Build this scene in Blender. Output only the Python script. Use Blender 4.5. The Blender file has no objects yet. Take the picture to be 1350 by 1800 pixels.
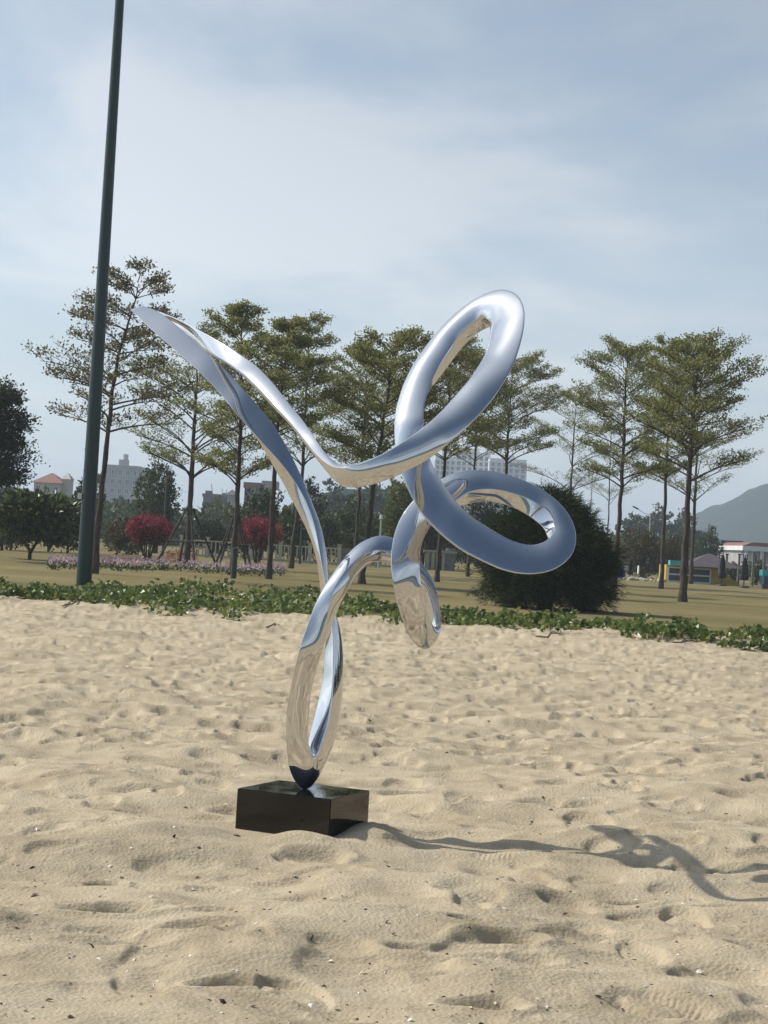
import bpy, math, random
import numpy as np
from mathutils import Vector, Matrix

random.seed(7)
RNG = np.random.default_rng(7)
C = bpy.context.scene.collection
SC = bpy.context.scene
rad = math.radians

# ------------------------------------------------------------------ camera
FPX = 3400.0                       # focal length in pixels of the 1350 x 1800 photograph
CAMH = 1.45
PITCH = math.atan(55.0 / FPX)
ROLL = rad(3.3)
cam_d = bpy.data.cameras.new('camera')
cam = bpy.data.objects.new('camera', cam_d)
C.objects.link(cam)
cam_d.sensor_fit = 'VERTICAL'
cam_d.sensor_height = 36.0
cam_d.lens = 36.0 * FPX / 1800.0
cam_d.clip_start = 0.1
cam_d.clip_end = 12000.0
F_ = Vector((0, math.cos(PITCH), math.sin(PITCH)))
U0 = Vector((0, -math.sin(PITCH), math.cos(PITCH)))
R0 = Vector((1, 0, 0))
RX = R0 * math.cos(ROLL) + U0 * math.sin(ROLL)
UX = R0 * -math.sin(ROLL) + U0 * math.cos(ROLL)
cam.matrix_world = Matrix(((RX.x, UX.x, -F_.x, 0), (RX.y, UX.y, -F_.y, 0), (RX.z, UX.z, -F_.z, CAMH), (0, 0, 0, 1)))
SC.camera = cam

# ------------------------------------------------------------------ world, sun, exposure
SUN = Vector((-1.0, 0.28, 1.0)).normalized()
SUN_EL = math.asin(SUN.z)
SUN_AZ = math.atan2(SUN.x, SUN.y)
SKY_STRENGTH = 0.115
world = bpy.data.worlds.new('World')
SC.world = world
world.use_nodes = True
nt = world.node_tree
nt.nodes.clear()
N, L = nt.nodes, nt.links
w_out = N.new('ShaderNodeOutputWorld')
w_bg = N.new('ShaderNodeBackground')
w_bg.inputs['Strength'].default_value = SKY_STRENGTH
sky = N.new('ShaderNodeTexSky')
sky.sky_type = 'NISHITA'
sky.sun_disc = False
sky.sun_elevation = SUN_EL
sky.sun_rotation = SUN_AZ
sky.air_density = 1.0
sky.dust_density = 0.8
sky.ozone_density = 1.0
sky.altitude = 10
# thin streaky high cloud over the whole dome, projected on a flat layer
geo = N.new('ShaderNodeTexCoord')
sep = N.new('ShaderNodeSeparateXYZ')
L.new(geo.outputs['Generated'], sep.inputs[0])
def wmath(op, a, b=None, c=None):
    m = N.new('ShaderNodeMath'); m.operation = op
    for i, v in enumerate((a, b, c)):
        if v is None: continue
        if isinstance(v, (int, float)): m.inputs[i].default_value = v
        else: L.new(v, m.inputs[i])
    return m.outputs[0]
zz = wmath('ADD', wmath('MAXIMUM', sep.outputs[2], 0.0), 0.10)
cx_ = wmath('DIVIDE', sep.outputs[0], zz)
cy_ = wmath('DIVIDE', sep.outputs[1], zz)
comb = N.new('ShaderNodeCombineXYZ')
L.new(cx_, comb.inputs[0]); L.new(cy_, comb.inputs[1])
mp = N.new('ShaderNodeMapping')
mp.inputs['Location'].default_value = (-7.85597, -7.53019, 0)
mp.inputs['Rotation'].default_value = (0, 0, rad(18))
mp.inputs['Scale'].default_value = (1.0, 0.55, 1)
L.new(comb.outputs[0], mp.inputs[0])
nz = N.new('ShaderNodeTexNoise')
nz.inputs['Scale'].default_value = 1.0
nz.inputs['Detail'].default_value = 9.0
nz.inputs['Roughness'].default_value = 0.52
nz.inputs['Distortion'].default_value = 0.35
L.new(mp.outputs[0], nz.inputs['Vector'])
cr = N.new('ShaderNodeMapRange')
cr.interpolation_type = 'SMOOTHSTEP'
cr.inputs['From Min'].default_value = 0.43
cr.inputs['From Max'].default_value = 0.62
cr.inputs['To Max'].default_value = 0.74
L.new(nz.outputs['Fac'], cr.inputs['Value'])
# cloud brightness follows the sky behind it (lit from above), desaturated
hsv = N.new('ShaderNodeHueSaturation')
hsv.inputs['Saturation'].default_value = 0.25
hsv.inputs['Value'].default_value = 1.24
# humid, milky air: a pale bright layer that thickens evenly towards the horizon all round
milk = N.new('ShaderNodeHueSaturation')
milk.inputs['Saturation'].default_value = 0.44
milk.inputs['Value'].default_value = 1.16
L.new(sky.outputs[0], milk.inputs['Color'])
deep = N.new('ShaderNodeHueSaturation')
deep.inputs['Saturation'].default_value = 1.18
deep.inputs['Value'].default_value = 0.60
L.new(sky.outputs[0], deep.inputs['Color'])
zpos = wmath('MAXIMUM', sep.outputs[2], 0.0)
hfac = wmath('POWER', 2.718, wmath('MULTIPLY', zpos, -2.9))
hz = N.new('ShaderNodeMix'); hz.data_type = 'RGBA'
L.new(hfac, hz.inputs['Factor'])
L.new(deep.outputs[0], hz.inputs[6])
cool = N.new('ShaderNodeMix'); cool.data_type = 'RGBA'; cool.blend_type = 'MULTIPLY'; cool.inputs['Factor'].default_value = 1.0
L.new(milk.outputs[0], cool.inputs[6]); cool.inputs[7].default_value = (0.91, 0.975, 1.03, 1)
L.new(cool.outputs[2], hz.inputs[7])
# bright aureole of the hazy air round the sun
vdot = N.new('ShaderNodeVectorMath'); vdot.operation = 'DOT_PRODUCT'
L.new(geo.outputs['Generated'], vdot.inputs[0]); vdot.inputs[1].default_value = SUN
ca_ = wmath('MAXIMUM', vdot.outputs['Value'], 0.0)
aur = wmath('ADD', wmath('ADD', wmath('MULTIPLY', wmath('POWER', ca_, 3.2), 5.6), wmath('MULTIPLY', wmath('POWER', ca_, 45.0), 5.0)), wmath('MULTIPLY', wmath('POWER', ca_, 420.0), 60.0))
aucol = N.new('ShaderNodeVectorMath'); aucol.operation = 'SCALE'; aucol.inputs[0].default_value = (0.9, 0.97, 1.0)
L.new(aur, aucol.inputs['Scale'])
hza = N.new('ShaderNodeVectorMath'); hza.operation = 'ADD'
L.new(hz.outputs[2], hza.inputs[0]); L.new(aucol.outputs[0], hza.inputs[1])
L.new(hza.outputs[0], hsv.inputs['Color'])
mixc = N.new('ShaderNodeMix'); mixc.data_type = 'RGBA'
thin = N.new('ShaderNodeMapRange'); thin.interpolation_type = 'SMOOTHSTEP'      # the cloud bank lies low all round, clear overhead
thin.inputs['From Min'].default_value = 0.32; thin.inputs['From Max'].default_value = 0.75
thin.inputs['To Min'].default_value = 1.0; thin.inputs['To Max'].default_value = 0.12
L.new(sep.outputs[2], thin.inputs['Value'])
L.new(wmath('MULTIPLY', cr.outputs[0], thin.outputs[0]), mixc.inputs['Factor'])
L.new(hza.outputs[0], mixc.inputs[6])
L.new(hsv.outputs[0], mixc.inputs[7])
L.new(mixc.outputs[2], w_bg.inputs['Color'])
L.new(w_bg.outputs[0], w_out.inputs['Surface'])

sun_d = bpy.data.lights.new('sun', 'SUN')
sun_d.energy = 4.1
sun_d.angle = rad(0.53)
sun_d.color = (1.0, 0.93, 0.82)
sun = bpy.data.objects.new('sun', sun_d)
C.objects.link(sun)
sun.rotation_euler = SUN.to_track_quat('Z', 'Y').to_euler()
sun.location = (-20, 5, 40)

SC.view_settings.view_transform = 'Standard'
SC.view_settings.look = 'None'
SC.view_settings.exposure = 0.13
SC.view_settings.gamma = 1.0
SC.view_settings.use_curve_mapping = False
SC.render.engine = 'CYCLES'
SC.cycles.use_denoising = True
SC.cycles.max_bounces = 10
SC.cycles.glossy_bounces = 6
SC.cycles.volume_bounces = 1
SC.cycles.sample_clamp_indirect = 6.0

# ------------------------------------------------------------------ helpers
CAMP = Vector((0, 0, CAMH))
def ray(px, py):
    dx = (px - 675.0) / FPX
    dy = (900.0 - py) / FPX
    return F_ + RX * dx + UX * dy
def at(px, py, Y):
    """world point at distance Y (metres along +Y) seen at photo pixel"""
    d = ray(px, py)
    return CAMP + d * (Y / d.y)
def gnd(px, py, z=0.0):
    d = ray(px, py)
    return CAMP + d * ((z - CAMH) / d.z)

def tag(o, label=None, cat=None, group=None, kind=None):
    if label: o['label'] = label
    if cat: o['category'] = cat
    if group: o['group'] = group
    if kind: o['kind'] = kind
    return o
def empty(name, loc, label, cat, group=None, rz=0.0):
    o = bpy.data.objects.new(name, None)
    C.objects.link(o)
    o.location = loc
    o.rotation_euler = (0, 0, rz)
    o.empty_display_size = 0.2
    return tag(o, label, cat, group)
def link(name, me, parent=None, mats=None, loc=None, rot=None):
    o = bpy.data.objects.new(name, me)
    C.objects.link(o)
    if parent is not None: o.parent = parent
    if mats is not None and not me.materials:
        for m in (mats if isinstance(mats, (list, tuple)) else [mats]): me.materials.append(m)
    if loc is not None: o.location = loc
    if rot is not None: o.rotation_euler = rot
    return o

def np_mesh(name, verts, faces=None, quads=None, tris=None, smooth=False):
    """fast mesh from numpy arrays (quads: Nx4 int, tris: Mx3 int)"""
    me = bpy.data.meshes.new(name)
    verts = np.asarray(verts, dtype=np.float32)
    loops, starts, tot = [], [], 0
    if quads is not None and len(quads):
        q = np.asarray(quads, dtype=np.int32)
        loops.append(q.ravel()); starts.append(np.arange(len(q)) * 4 + tot); tot += q.size
    if tris is not None and len(tris):
        t = np.asarray(tris, dtype=np.int32)
        loops.append(t.ravel()); starts.append(np.arange(len(t)) * 3 + tot); tot += t.size
    loops = np.concatenate(loops); starts = np.concatenate(starts).astype(np.int32)
    me.vertices.add(len(verts)); me.vertices.foreach_set('co', verts.ravel())
    me.loops.add(len(loops)); me.loops.foreach_set('vertex_index', loops)
    me.polygons.add(len(starts)); me.polygons.foreach_set('loop_start', starts)
    me.update(calc_edges=True)
    me.validate()
    if smooth: me.polygons.foreach_set('use_smooth', np.ones(len(me.polygons), dtype=bool))
    else: me.polygons.foreach_set('use_smooth', np.zeros(len(me.polygons), dtype=bool))
    me.update()
    return me

class MB:
    """collects simple solids into one mesh"""
    def __init__(s): s.v, s.q, s.t, s.n = [], [], [], 0
    def add(s, v, q=None, t=None):
        v = np.asarray(v, dtype=float)
        s.v.append(v)
        if q is not None and len(q): s.q.append(np.asarray(q) + s.n)
        if t is not None and len(t): s.t.append(np.asarray(t) + s.n)
        s.n += len(v)
    def box(s, x0, y0, z0, x1, y1, z1):
        v = [(x, y, z) for z in (z0, z1) for y in (y0, y1) for x in (x0, x1)]
        s.add(v, [(0, 2, 3, 1), (4, 5, 7, 6), (0, 1, 5, 4), (2, 6, 7, 3), (0, 4, 6, 2), (1, 3, 7, 5)])
    def prism(s, poly, y0, y1):
        """polygon in x,z extruded along y"""
        n = len(poly)
        v = [(x, y0, z) for x, z in poly] + [(x, y1, z) for x, z in poly]
        q = [(i, (i + 1) % n, n + (i + 1) % n, n + i) for i in range(n)]
        t = [(0, i + 1, i) for i in range(1, n - 1)] + [(n, n + i, n + i + 1) for i in range(1, n - 1)]
        s.add(v, q, t)
    def tube(s, pts, radii, k=8, cap=True):
        v, q, t = tube_arrays(pts, radii, k, cap)
        s.add(v, q, t)
    def build(s, name, mat, parent=None, smooth=False, loc=None, rot=None):
        me = np_mesh(name, np.concatenate(s.v), quads=np.concatenate(s.q) if s.q else None,
                     tris=np.concatenate(s.t) if s.t else None, smooth=smooth)
        return link(name, me, parent, mat, loc, rot)

def tube_arrays(pts, radii, k=8, cap=True):
    pts = np.asarray(pts, dtype=float); n = len(pts)
    radii = np.broadcast_to(np.asarray(radii, dtype=float), (n,))
    tan = np.gradient(pts, axis=0)
    tan /= np.linalg.norm(tan, axis=1, keepdims=True) + 1e-12
    ref = np.array([0.0, 0, 1]) if abs(tan[:, 2]).mean() < 0.8 else np.array([1.0, 0, 0])
    a = np.cross(tan, ref); a /= np.linalg.norm(a, axis=1, keepdims=True) + 1e-12
    b = np.cross(tan, a)
    th = np.linspace(0, 2 * np.pi, k, endpoint=False)
    v = pts[:, None, :] + radii[:, None, None] * (a[:, None, :] * np.cos(th)[None, :, None] + b[:, None, :] * np.sin(th)[None, :, None])
    v = v.reshape(-1, 3)
    i = np.arange(n - 1)[:, None] * k; j = np.arange(k)[None, :]
    j2 = (j + 1) % k
    q = np.stack([i + j, i + j2, i + k + j2, i + k + j], -1).reshape(-1, 4)
    t = []
    if cap:
        for base, rev in ((0, True), ((n - 1) * k, False)):
            for m in range(1, k - 1):
                t.append((base, base + m + 1, base + m) if rev else (base, base + m, base + m + 1))
    return v, q, np.array(t, dtype=int).reshape(-1, 3)

# ------------------------------------------------------------------ materials
def new_mat(name):
    m = bpy.data.materials.new(name); m.use_nodes = True
    return m, m.node_tree.nodes, m.node_tree.links, m.node_tree.nodes['Principled BSDF']
def ramp_node(nodes, stops):
    r = nodes.new('ShaderNodeValToRGB')
    e = r.color_ramp.elements
    while len(e) < len(stops): e.new(0.5)
    for el, (p, c) in zip(e, stops):
        el.position = p; el.color = (*c, 1)
    return r
def noise_mat(name, c1, c2, scale=5.0, rough=0.7, bump=0.0, bump_scale=None, metallic=0.0, detail=5.0, stretch=None, spec=0.5, mid=0.5):
    m, n, l, p = new_mat(name)
    tc = n.new('ShaderNodeTexCoord')
    src = tc.outputs['Object']
    if stretch:
        mpg = n.new('ShaderNodeMapping'); mpg.inputs['Scale'].default_value = stretch
        l.new(src, mpg.inputs[0]); src = mpg.outputs[0]
    t = n.new('ShaderNodeTexNoise'); t.inputs['Scale'].default_value = scale; t.inputs['Detail'].default_value = detail
    l.new(src, t.inputs['Vector'])
    r = ramp_node(n, [(max(0.0, mid - 0.18), c1), (min(1.0, mid + 0.18), c2)])
    l.new(t.outputs['Fac'], r.inputs[0]); l.new(r.outputs[0], p.inputs['Base Color'])
    p.inputs['Roughness'].default_value = rough
    p.inputs['Metallic'].default_value = metallic
    p.inputs['Specular IOR Level'].default_value = spec
    if bump:
        t2 = n.new('ShaderNodeTexNoise'); t2.inputs['Scale'].default_value = bump_scale or scale * 4; t2.inputs['Detail'].default_value = 6
        l.new(src, t2.inputs['Vector'])
        b = n.new('ShaderNodeBump'); b.inputs['Strength'].default_value = bump; b.inputs['Distance'].default_value = 0.05
        l.new(t2.outputs['Fac'], b.inputs['Height']); l.new(b.outputs[0], p.inputs['Normal'])
    return m
def leaf_mat(name, stops, trans=0.3, rough=0.5, spec=0.4):
    """leaf colours vary from leaf to leaf; some light passes through"""
    m, n, l, p = new_mat(name)
    g = n.new('ShaderNodeNewGeometry')
    r = ramp_node(n, stops)
    l.new(g.outputs['Random Per Island'], r.inputs[0])
    l.new(r.outputs[0], p.inputs['Base Color'])
    p.inputs['Roughness'].default_value = rough
    p.inputs['Specular IOR Level'].default_value = spec
    tr = n.new('ShaderNodeBsdfTranslucent'); l.new(r.outputs[0], tr.inputs['Color'])
    mx = n.new('ShaderNodeMixShader'); mx.inputs[0].default_value = trans
    l.new(p.outputs[0], mx.inputs[1]); l.new(tr.outputs[0], mx.inputs[2])
    l.new(mx.outputs[0], n['Material Output'].inputs['Surface'])
    return m

M = {}
# --- polished steel
m, n, l, p = new_mat('mirror_steel')
p.inputs['Metallic'].default_value = 1.0
p.inputs['Base Color'].default_value = (0.63, 0.632, 0.64, 1)
tc = n.new('ShaderNodeTexCoord')
t = n.new('ShaderNodeTexNoise'); t.inputs['Scale'].default_value = 6.0; t.inputs['Detail'].default_value = 2
l.new(tc.outputs['Object'], t.inputs['Vector'])
mr = n.new('ShaderNodeMapRange'); mr.inputs['To Min'].default_value = 0.008; mr.inputs['To Max'].default_value = 0.022
l.new(t.outputs['Fac'], mr.inputs['Value']); l.new(mr.outputs[0], p.inputs['Roughness'])
M['steel'] = m
# --- polished black granite
m, n, l, p = new_mat('black_granite')
tc = n.new('ShaderNodeTexCoord')
vz = n.new('ShaderNodeTexVoronoi'); vz.inputs['Scale'].default_value = 260
l.new(tc.outputs['Object'], vz.inputs['Vector'])
r = ramp_node(n, [(0.0, (0.003, 0.003, 0.003)), (0.8, (0.006, 0.006, 0.006)), (1.0, (0.02, 0.02, 0.02))])
l.new(vz.outputs['Distance'], r.inputs[0]); l.new(r.outputs[0], p.inputs['Base Color'])
t = n.new('ShaderNodeTexNoise'); t.inputs['Scale'].default_value = 7; t.inputs['Detail'].default_value = 6
l.new(tc.outputs['Object'], t.inputs['Vector'])
mr = n.new('ShaderNodeMapRange'); mr.inputs['From Min'].default_value = 0.4; mr.inputs['From Max'].default_value = 0.65
mr.inputs['To Min'].default_value = 0.015; mr.inputs['To Max'].default_value = 0.09
l.new(t.outputs['Fac'], mr.inputs['Value']); l.new(mr.outputs[0], p.inputs['Roughness'])
M['granite'] = m
# --- sand
m, n, l, p = new_mat('beach_sand')
tc = n.new('ShaderNodeTexCoord')
t1 = n.new('ShaderNodeTexNoise'); t1.inputs['Scale'].default_value = 1.7; t1.inputs['Detail'].default_value = 9; t1.inputs['Roughness'].default_value = 0.66
t2 = n.new('ShaderNodeTexNoise'); t2.inputs['Scale'].default_value = 130; t2.inputs['Detail'].default_value = 6; t2.inputs['Roughness'].default_value = 0.75
t3 = n.new('ShaderNodeTexVoronoi'); t3.inputs['Scale'].default_value = 60
for t in (t1, t2, t3): l.new(tc.outputs['Object'], t.inputs['Vector'])
r1 = ramp_node(n, [(0.36, (0.36, 0.297, 0.203)), (0.5, (0.455, 0.382, 0.266)), (0.64, (0.52, 0.444, 0.316))])
l.new(t1.outputs['Fac'], r1.inputs[0])
r2 = ramp_node(n, [(0.28, (0.5, 0.46, 0.42)), (0.45, (0.95, 0.95, 0.95)), (0.6, (1, 1, 1)), (0.75, (1.2, 1.2, 1.2))])
l.new(t2.outputs['Fac'], r2.inputs[0])
mx = n.new('ShaderNodeMix'); mx.data_type = 'RGBA'; mx.blend_type = 'MULTIPLY'; mx.inputs['Factor'].default_value = 0.8
l.new(r1.outputs[0], mx.inputs[6]); l.new(r2.outputs[0], mx.inputs[7])
l.new(mx.outputs[2], p.inputs['Base Color'])
p.inputs['Roughness'].default_value = 0.95
p.inputs['Specular IOR Level'].default_value = 0.15
ad = n.new('ShaderNodeMath'); ad.operation = 'ADD'
l.new(t2.outputs['Fac'], ad.inputs[0])
l.new(t3.outputs['Distance'], ad.inputs[1])
b = n.new('ShaderNodeBump'); b.inputs['Strength'].default_value = 0.55; b.inputs['Distance'].default_value = 0.010
l.new(ad.outputs[0], b.inputs['Height']); l.new(b.outputs[0], p.inputs['Normal'])
M['sand'] = m
# --- dry lawn
m, n, l, p = new_mat('dry_lawn')
tc = n.new('ShaderNodeTexCoord')
t1 = n.new('ShaderNodeTexNoise'); t1.inputs['Scale'].default_value = 0.16; t1.inputs['Detail'].default_value = 7; t1.inputs['Roughness'].default_value = 0.65
t2 = n.new('ShaderNodeTexNoise'); t2.inputs['Scale'].default_value = 9; t2.inputs['Detail'].default_value = 6; t2.inputs['Roughness'].default_value = 0.7
for t in (t1, t2): l.new(tc.outputs['Object'], t.inputs['Vector'])
r1 = ramp_node(n, [(0.3, (0.14, 0.122, 0.05)), (0.5, (0.205, 0.168, 0.078)), (0.72, (0.27, 0.215, 0.115))])
l.new(t1.outputs['Fac'], r1.inputs[0])
r2 = ramp_node(n, [(0.3, (0.55, 0.6, 0.5)), (0.65, (1.1, 1.1, 1.1))])
l.new(t2.outputs['Fac'], r2.inputs[0])
mx = n.new('ShaderNodeMix'); mx.data_type = 'RGBA'; mx.blend_type = 'MULTIPLY'; mx.inputs['Factor'].default_value = 0.7
l.new(r1.outputs[0], mx.inputs[6]); l.new(r2.outputs[0], mx.inputs[7]); l.new(mx.outputs[2], p.inputs['Base Color'])
p.inputs['Roughness'].default_value = 0.95; p.inputs['Specular IOR Level'].default_value = 0.1
b = n.new('ShaderNodeBump'); b.inputs['Strength'].default_value = 0.6; b.inputs['Distance'].default_value = 0.05
l.new(t2.outputs['Fac'], b.inputs['Height']); l.new(b.outputs[0], p.inputs['Normal'])
M['lawn'] = m
# --- sea behind the photographer
m, n, l, p = new_mat('sea_water')
tc = n.new('ShaderNodeTexCoord')
t1 = n.new('ShaderNodeTexNoise'); t1.inputs['Scale'].default_value = 1.2; t1.inputs['Detail'].default_value = 5
l.new(tc.outputs['Object'], t1.inputs['Vector'])
p.inputs['Base Color'].default_value = (0.07, 0.1, 0.085, 1); p.inputs['Roughness'].default_value = 0.35; p.inputs['IOR'].default_value = 1.33; p.inputs['Specular IOR Level'].default_value = 0.25
b = n.new('ShaderNodeBump'); b.inputs['Strength'].default_value = 0.9; b.inputs['Distance'].default_value = 0.25
l.new(t1.outputs['Fac'], b.inputs['Height']); l.new(b.outputs[0], p.inputs['Normal'])
M['sea'] = m

M['pole'] = noise_mat('green_pole_paint', (0.0012, 0.017, 0.0165), (0.002, 0.023, 0.021), 3.0, rough=0.33, stretch=(1, 1, 0.15))
M['bark'] = noise_mat('grey_brown_bark', (0.045, 0.036, 0.03), (0.105, 0.085, 0.07), 9.0, rough=0.9, bump=0.6, bump_scale=40, stretch=(1, 1, 0.25), spec=0.2)
M['bark_dark'] = noise_mat('dark_bark', (0.03, 0.022, 0.018), (0.07, 0.05, 0.04), 9.0, rough=0.9, bump=0.5, stretch=(1, 1, 0.25), spec=0.2)
M['leaf'] = leaf_mat('tier_tree_leaf', [(0.0, (0.105, 0.118, 0.03)), (0.5, (0.195, 0.208, 0.058)), (0.85, (0.28, 0.285, 0.092)), (1.0, (0.36, 0.31, 0.12))], 0.55)
M['leaf_sparse'] = leaf_mat('olive_tier_tree_leaf', [(0.0, (0.07, 0.07, 0.025)), (0.5, (0.13, 0.12, 0.045)), (1.0, (0.24, 0.19, 0.09))], 0.4)
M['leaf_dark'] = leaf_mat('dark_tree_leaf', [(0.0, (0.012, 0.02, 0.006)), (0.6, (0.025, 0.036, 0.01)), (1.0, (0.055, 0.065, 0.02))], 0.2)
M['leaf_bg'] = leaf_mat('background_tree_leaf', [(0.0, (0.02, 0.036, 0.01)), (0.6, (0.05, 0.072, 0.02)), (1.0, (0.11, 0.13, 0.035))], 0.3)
M['leaf_yellow'] = leaf_mat('yellow_green_leaf', [(0.0, (0.05, 0.07, 0.012)), (0.6, (0.12, 0.145, 0.026)), (1.0, (0.22, 0.22, 0.045))], 0.35)
M['leaf_brown'] = leaf_mat('brownish_leaf', [(0.0, (0.04, 0.035, 0.012)), (0.6, (0.075, 0.06, 0.02)), (1.0, (0.13, 0.095, 0.03))], 0.25)
M['leaf_big'] = leaf_mat('glossy_shrub_leaf', [(0.0, (0.03, 0.05, 0.013)), (0.6, (0.07, 0.095, 0.025)), (1.0, (0.17, 0.2, 0.07))], 0.3, rough=0.35)
M['vine'] = leaf_mat('beach_vine_leaf', [(0.0, (0.045, 0.075, 0.017)), (0.5, (0.1, 0.145, 0.03)), (0.85, (0.17, 0.21, 0.05)), (0.97, (0.24, 0.24, 0.08)), (1.0, (0.4, 0.38, 0.24))], 0.35, rough=0.35)
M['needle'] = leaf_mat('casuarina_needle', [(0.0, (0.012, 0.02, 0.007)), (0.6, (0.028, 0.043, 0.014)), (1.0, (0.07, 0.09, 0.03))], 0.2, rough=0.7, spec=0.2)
M['magenta'] = leaf_mat('bougainvillea_bract', [(0.0, (0.13, 0.011, 0.022)), (0.55, (0.27, 0.024, 0.052)), (1.0, (0.43, 0.065, 0.10))], 0.3, rough=0.6)
M['pink'] = leaf_mat('pink_petal', [(0.0, (0.33, 0.2, 0.28)), (0.6, (0.5, 0.36, 0.44)), (1.0, (0.68, 0.56, 0.62))], 0.3, rough=0.6)
M['redflower'] = leaf_mat('red_petal', [(0.0, (0.14, 0.014, 0.008)), (1.0, (0.3, 0.035, 0.02))], 0.2, rough=0.6)
M['soil'] = noise_mat('reddish_soil', (0.09, 0.05, 0.035), (0.16, 0.1, 0.07), 2.0, rough=0.95, bump=0.5, spec=0.1)
M['stem'] = noise_mat('dry_vine_stem', (0.12, 0.09, 0.05), (0.25, 0.19, 0.12), 20.0, rough=0.9)
M['stake'] = noise_mat('dark_stake_wood', (0.02, 0.017, 0.015), (0.05, 0.042, 0.036), 12.0, rough=0.85, stretch=(1, 1, 0.2))
M['greypost'] = noise_mat('charcoal_post', (0.025, 0.028, 0.032), (0.045, 0.05, 0.055), 8.0, rough=0.6)
M['fence'] = noise_mat('cream_fence_paint', (0.36, 0.35, 0.27), (0.5, 0.48, 0.39), 4.0, rough=0.75)
M['fencewall'] = noise_mat('grey_stone_pillar', (0.16, 0.15, 0.135), (0.27, 0.25, 0.22), 5.0, rough=0.9, bump=0.4)
M['steelpost'] = noise_mat('galvanised_post', (0.33, 0.35, 0.36), (0.45, 0.47, 0.48), 6.0, rough=0.45, metallic=0.2)
M['cream'] = noise_mat('cream_render', (0.42, 0.38, 0.33), (0.52, 0.48, 0.42), 0.6, rough=0.9, detail=8)
M['greyrender'] = noise_mat('grey_render', (0.3, 0.3, 0.29), (0.4, 0.4, 0.385), 0.5, rough=0.9, detail=8)
M['darkrender'] = noise_mat('weathered_concrete', (0.14, 0.14, 0.135), (0.24, 0.235, 0.225), 0.7, rough=0.95, detail=9)
M['white'] = noise_mat('white_render', (0.62, 0.62, 0.62), (0.74, 0.74, 0.74), 0.4, rough=0.85, detail=8)
M['redtile'] = noise_mat('red_roof', (0.2, 0.085, 0.065), (0.27, 0.12, 0.095), 2.0, rough=0.8)
M['greyroof'] = noise_mat('grey_roof', (0.1, 0.105, 0.115), (0.17, 0.175, 0.185), 1.0, rough=0.7)
M['window'] = noise_mat('window_glass', (0.05, 0.065, 0.085), (0.1, 0.12, 0.15), 0.4, rough=0.12)
M['yellow'] = noise_mat('yellow_kiosk_paint', (0.42, 0.29, 0.03), (0.52, 0.38, 0.06), 2.0, rough=0.6)
M['umbrella'] = noise_mat('plum_canvas', (0.055, 0.045, 0.055), (0.09, 0.075, 0.09), 3.0, rough=0.9)
M['blackcloth'] = noise_mat('black_canvas', (0.006, 0.006, 0.008), (0.016, 0.015, 0.018), 6.0, rough=0.95)
M['cyan'] = noise_mat('turquoise_paint', (0.05, 0.3, 0.34), (0.09, 0.42, 0.46), 3.0, rough=0.5)
M['blue'] = noise_mat('blue_plastic', (0.01, 0.03, 0.22), (0.02, 0.06, 0.35), 3.0, rough=0.5)
M['purple'] = noise_mat('mauve_cladding', (0.09, 0.075, 0.1), (0.14, 0.12, 0.15), 1.0, rough=0.8, stretch=(3, 3, 0.3))
M['forest'] = noise_mat('wooded_hill', (0.008, 0.016, 0.012), (0.02, 0.032, 0.021), 0.06, rough=1.0, bump=1.0, bump_scale=0.12, detail=10, spec=0.0)
M['shell'] = leaf_mat('shell_fragment', [(0.0, (0.6, 0.55, 0.45)), (0.8, (0.75, 0.7, 0.6)), (1.0, (0.85, 0.82, 0.76))], 0.05, rough=0.5)
M['debris'] = leaf_mat('dark_debris', [(0.0, (0.03, 0.022, 0.017)), (1.0, (0.13, 0.09, 0.06))], 0.05, rough=0.8)

#@@GROUND
# ------------------------------------------------------------------ value noise
def vnoise(x, y, seed):
    xi = np.floor(x).astype(np.int64); yi = np.floor(y).astype(np.int64)
    fx = x - xi; fy = y - yi
    fx = fx * fx * fx * (fx * (fx * 6 - 15) + 10); fy = fy * fy * fy * (fy * (fy * 6 - 15) + 10)
    def h(a, b):
        v = (a * 374761393 + b * 668265263 + seed * 974634777) & 0xffffffff
        v = ((v ^ (v >> 13)) * 1274126177) & 0xffffffff
        return ((v ^ (v >> 16)) & 0xffff) / 65535.0
    return (h(xi, yi) * (1 - fx) + h(xi + 1, yi) * fx) * (1 - fy) + (h(xi, yi + 1) * (1 - fx) + h(xi + 1, yi + 1) * fx) * fy
def fbm(x, y, scale, octv, seed, gain=0.5):
    a, s, out, tot = 1.0, scale, 0.0, 0.0
    for o in range(octv):
        out = out + a * (vnoise(x * s + 17.3 * o, y * s - 9.1 * o, seed + o) - 0.5); tot += a
        a *= gain; s *= 2.03
    return out / tot

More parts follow.
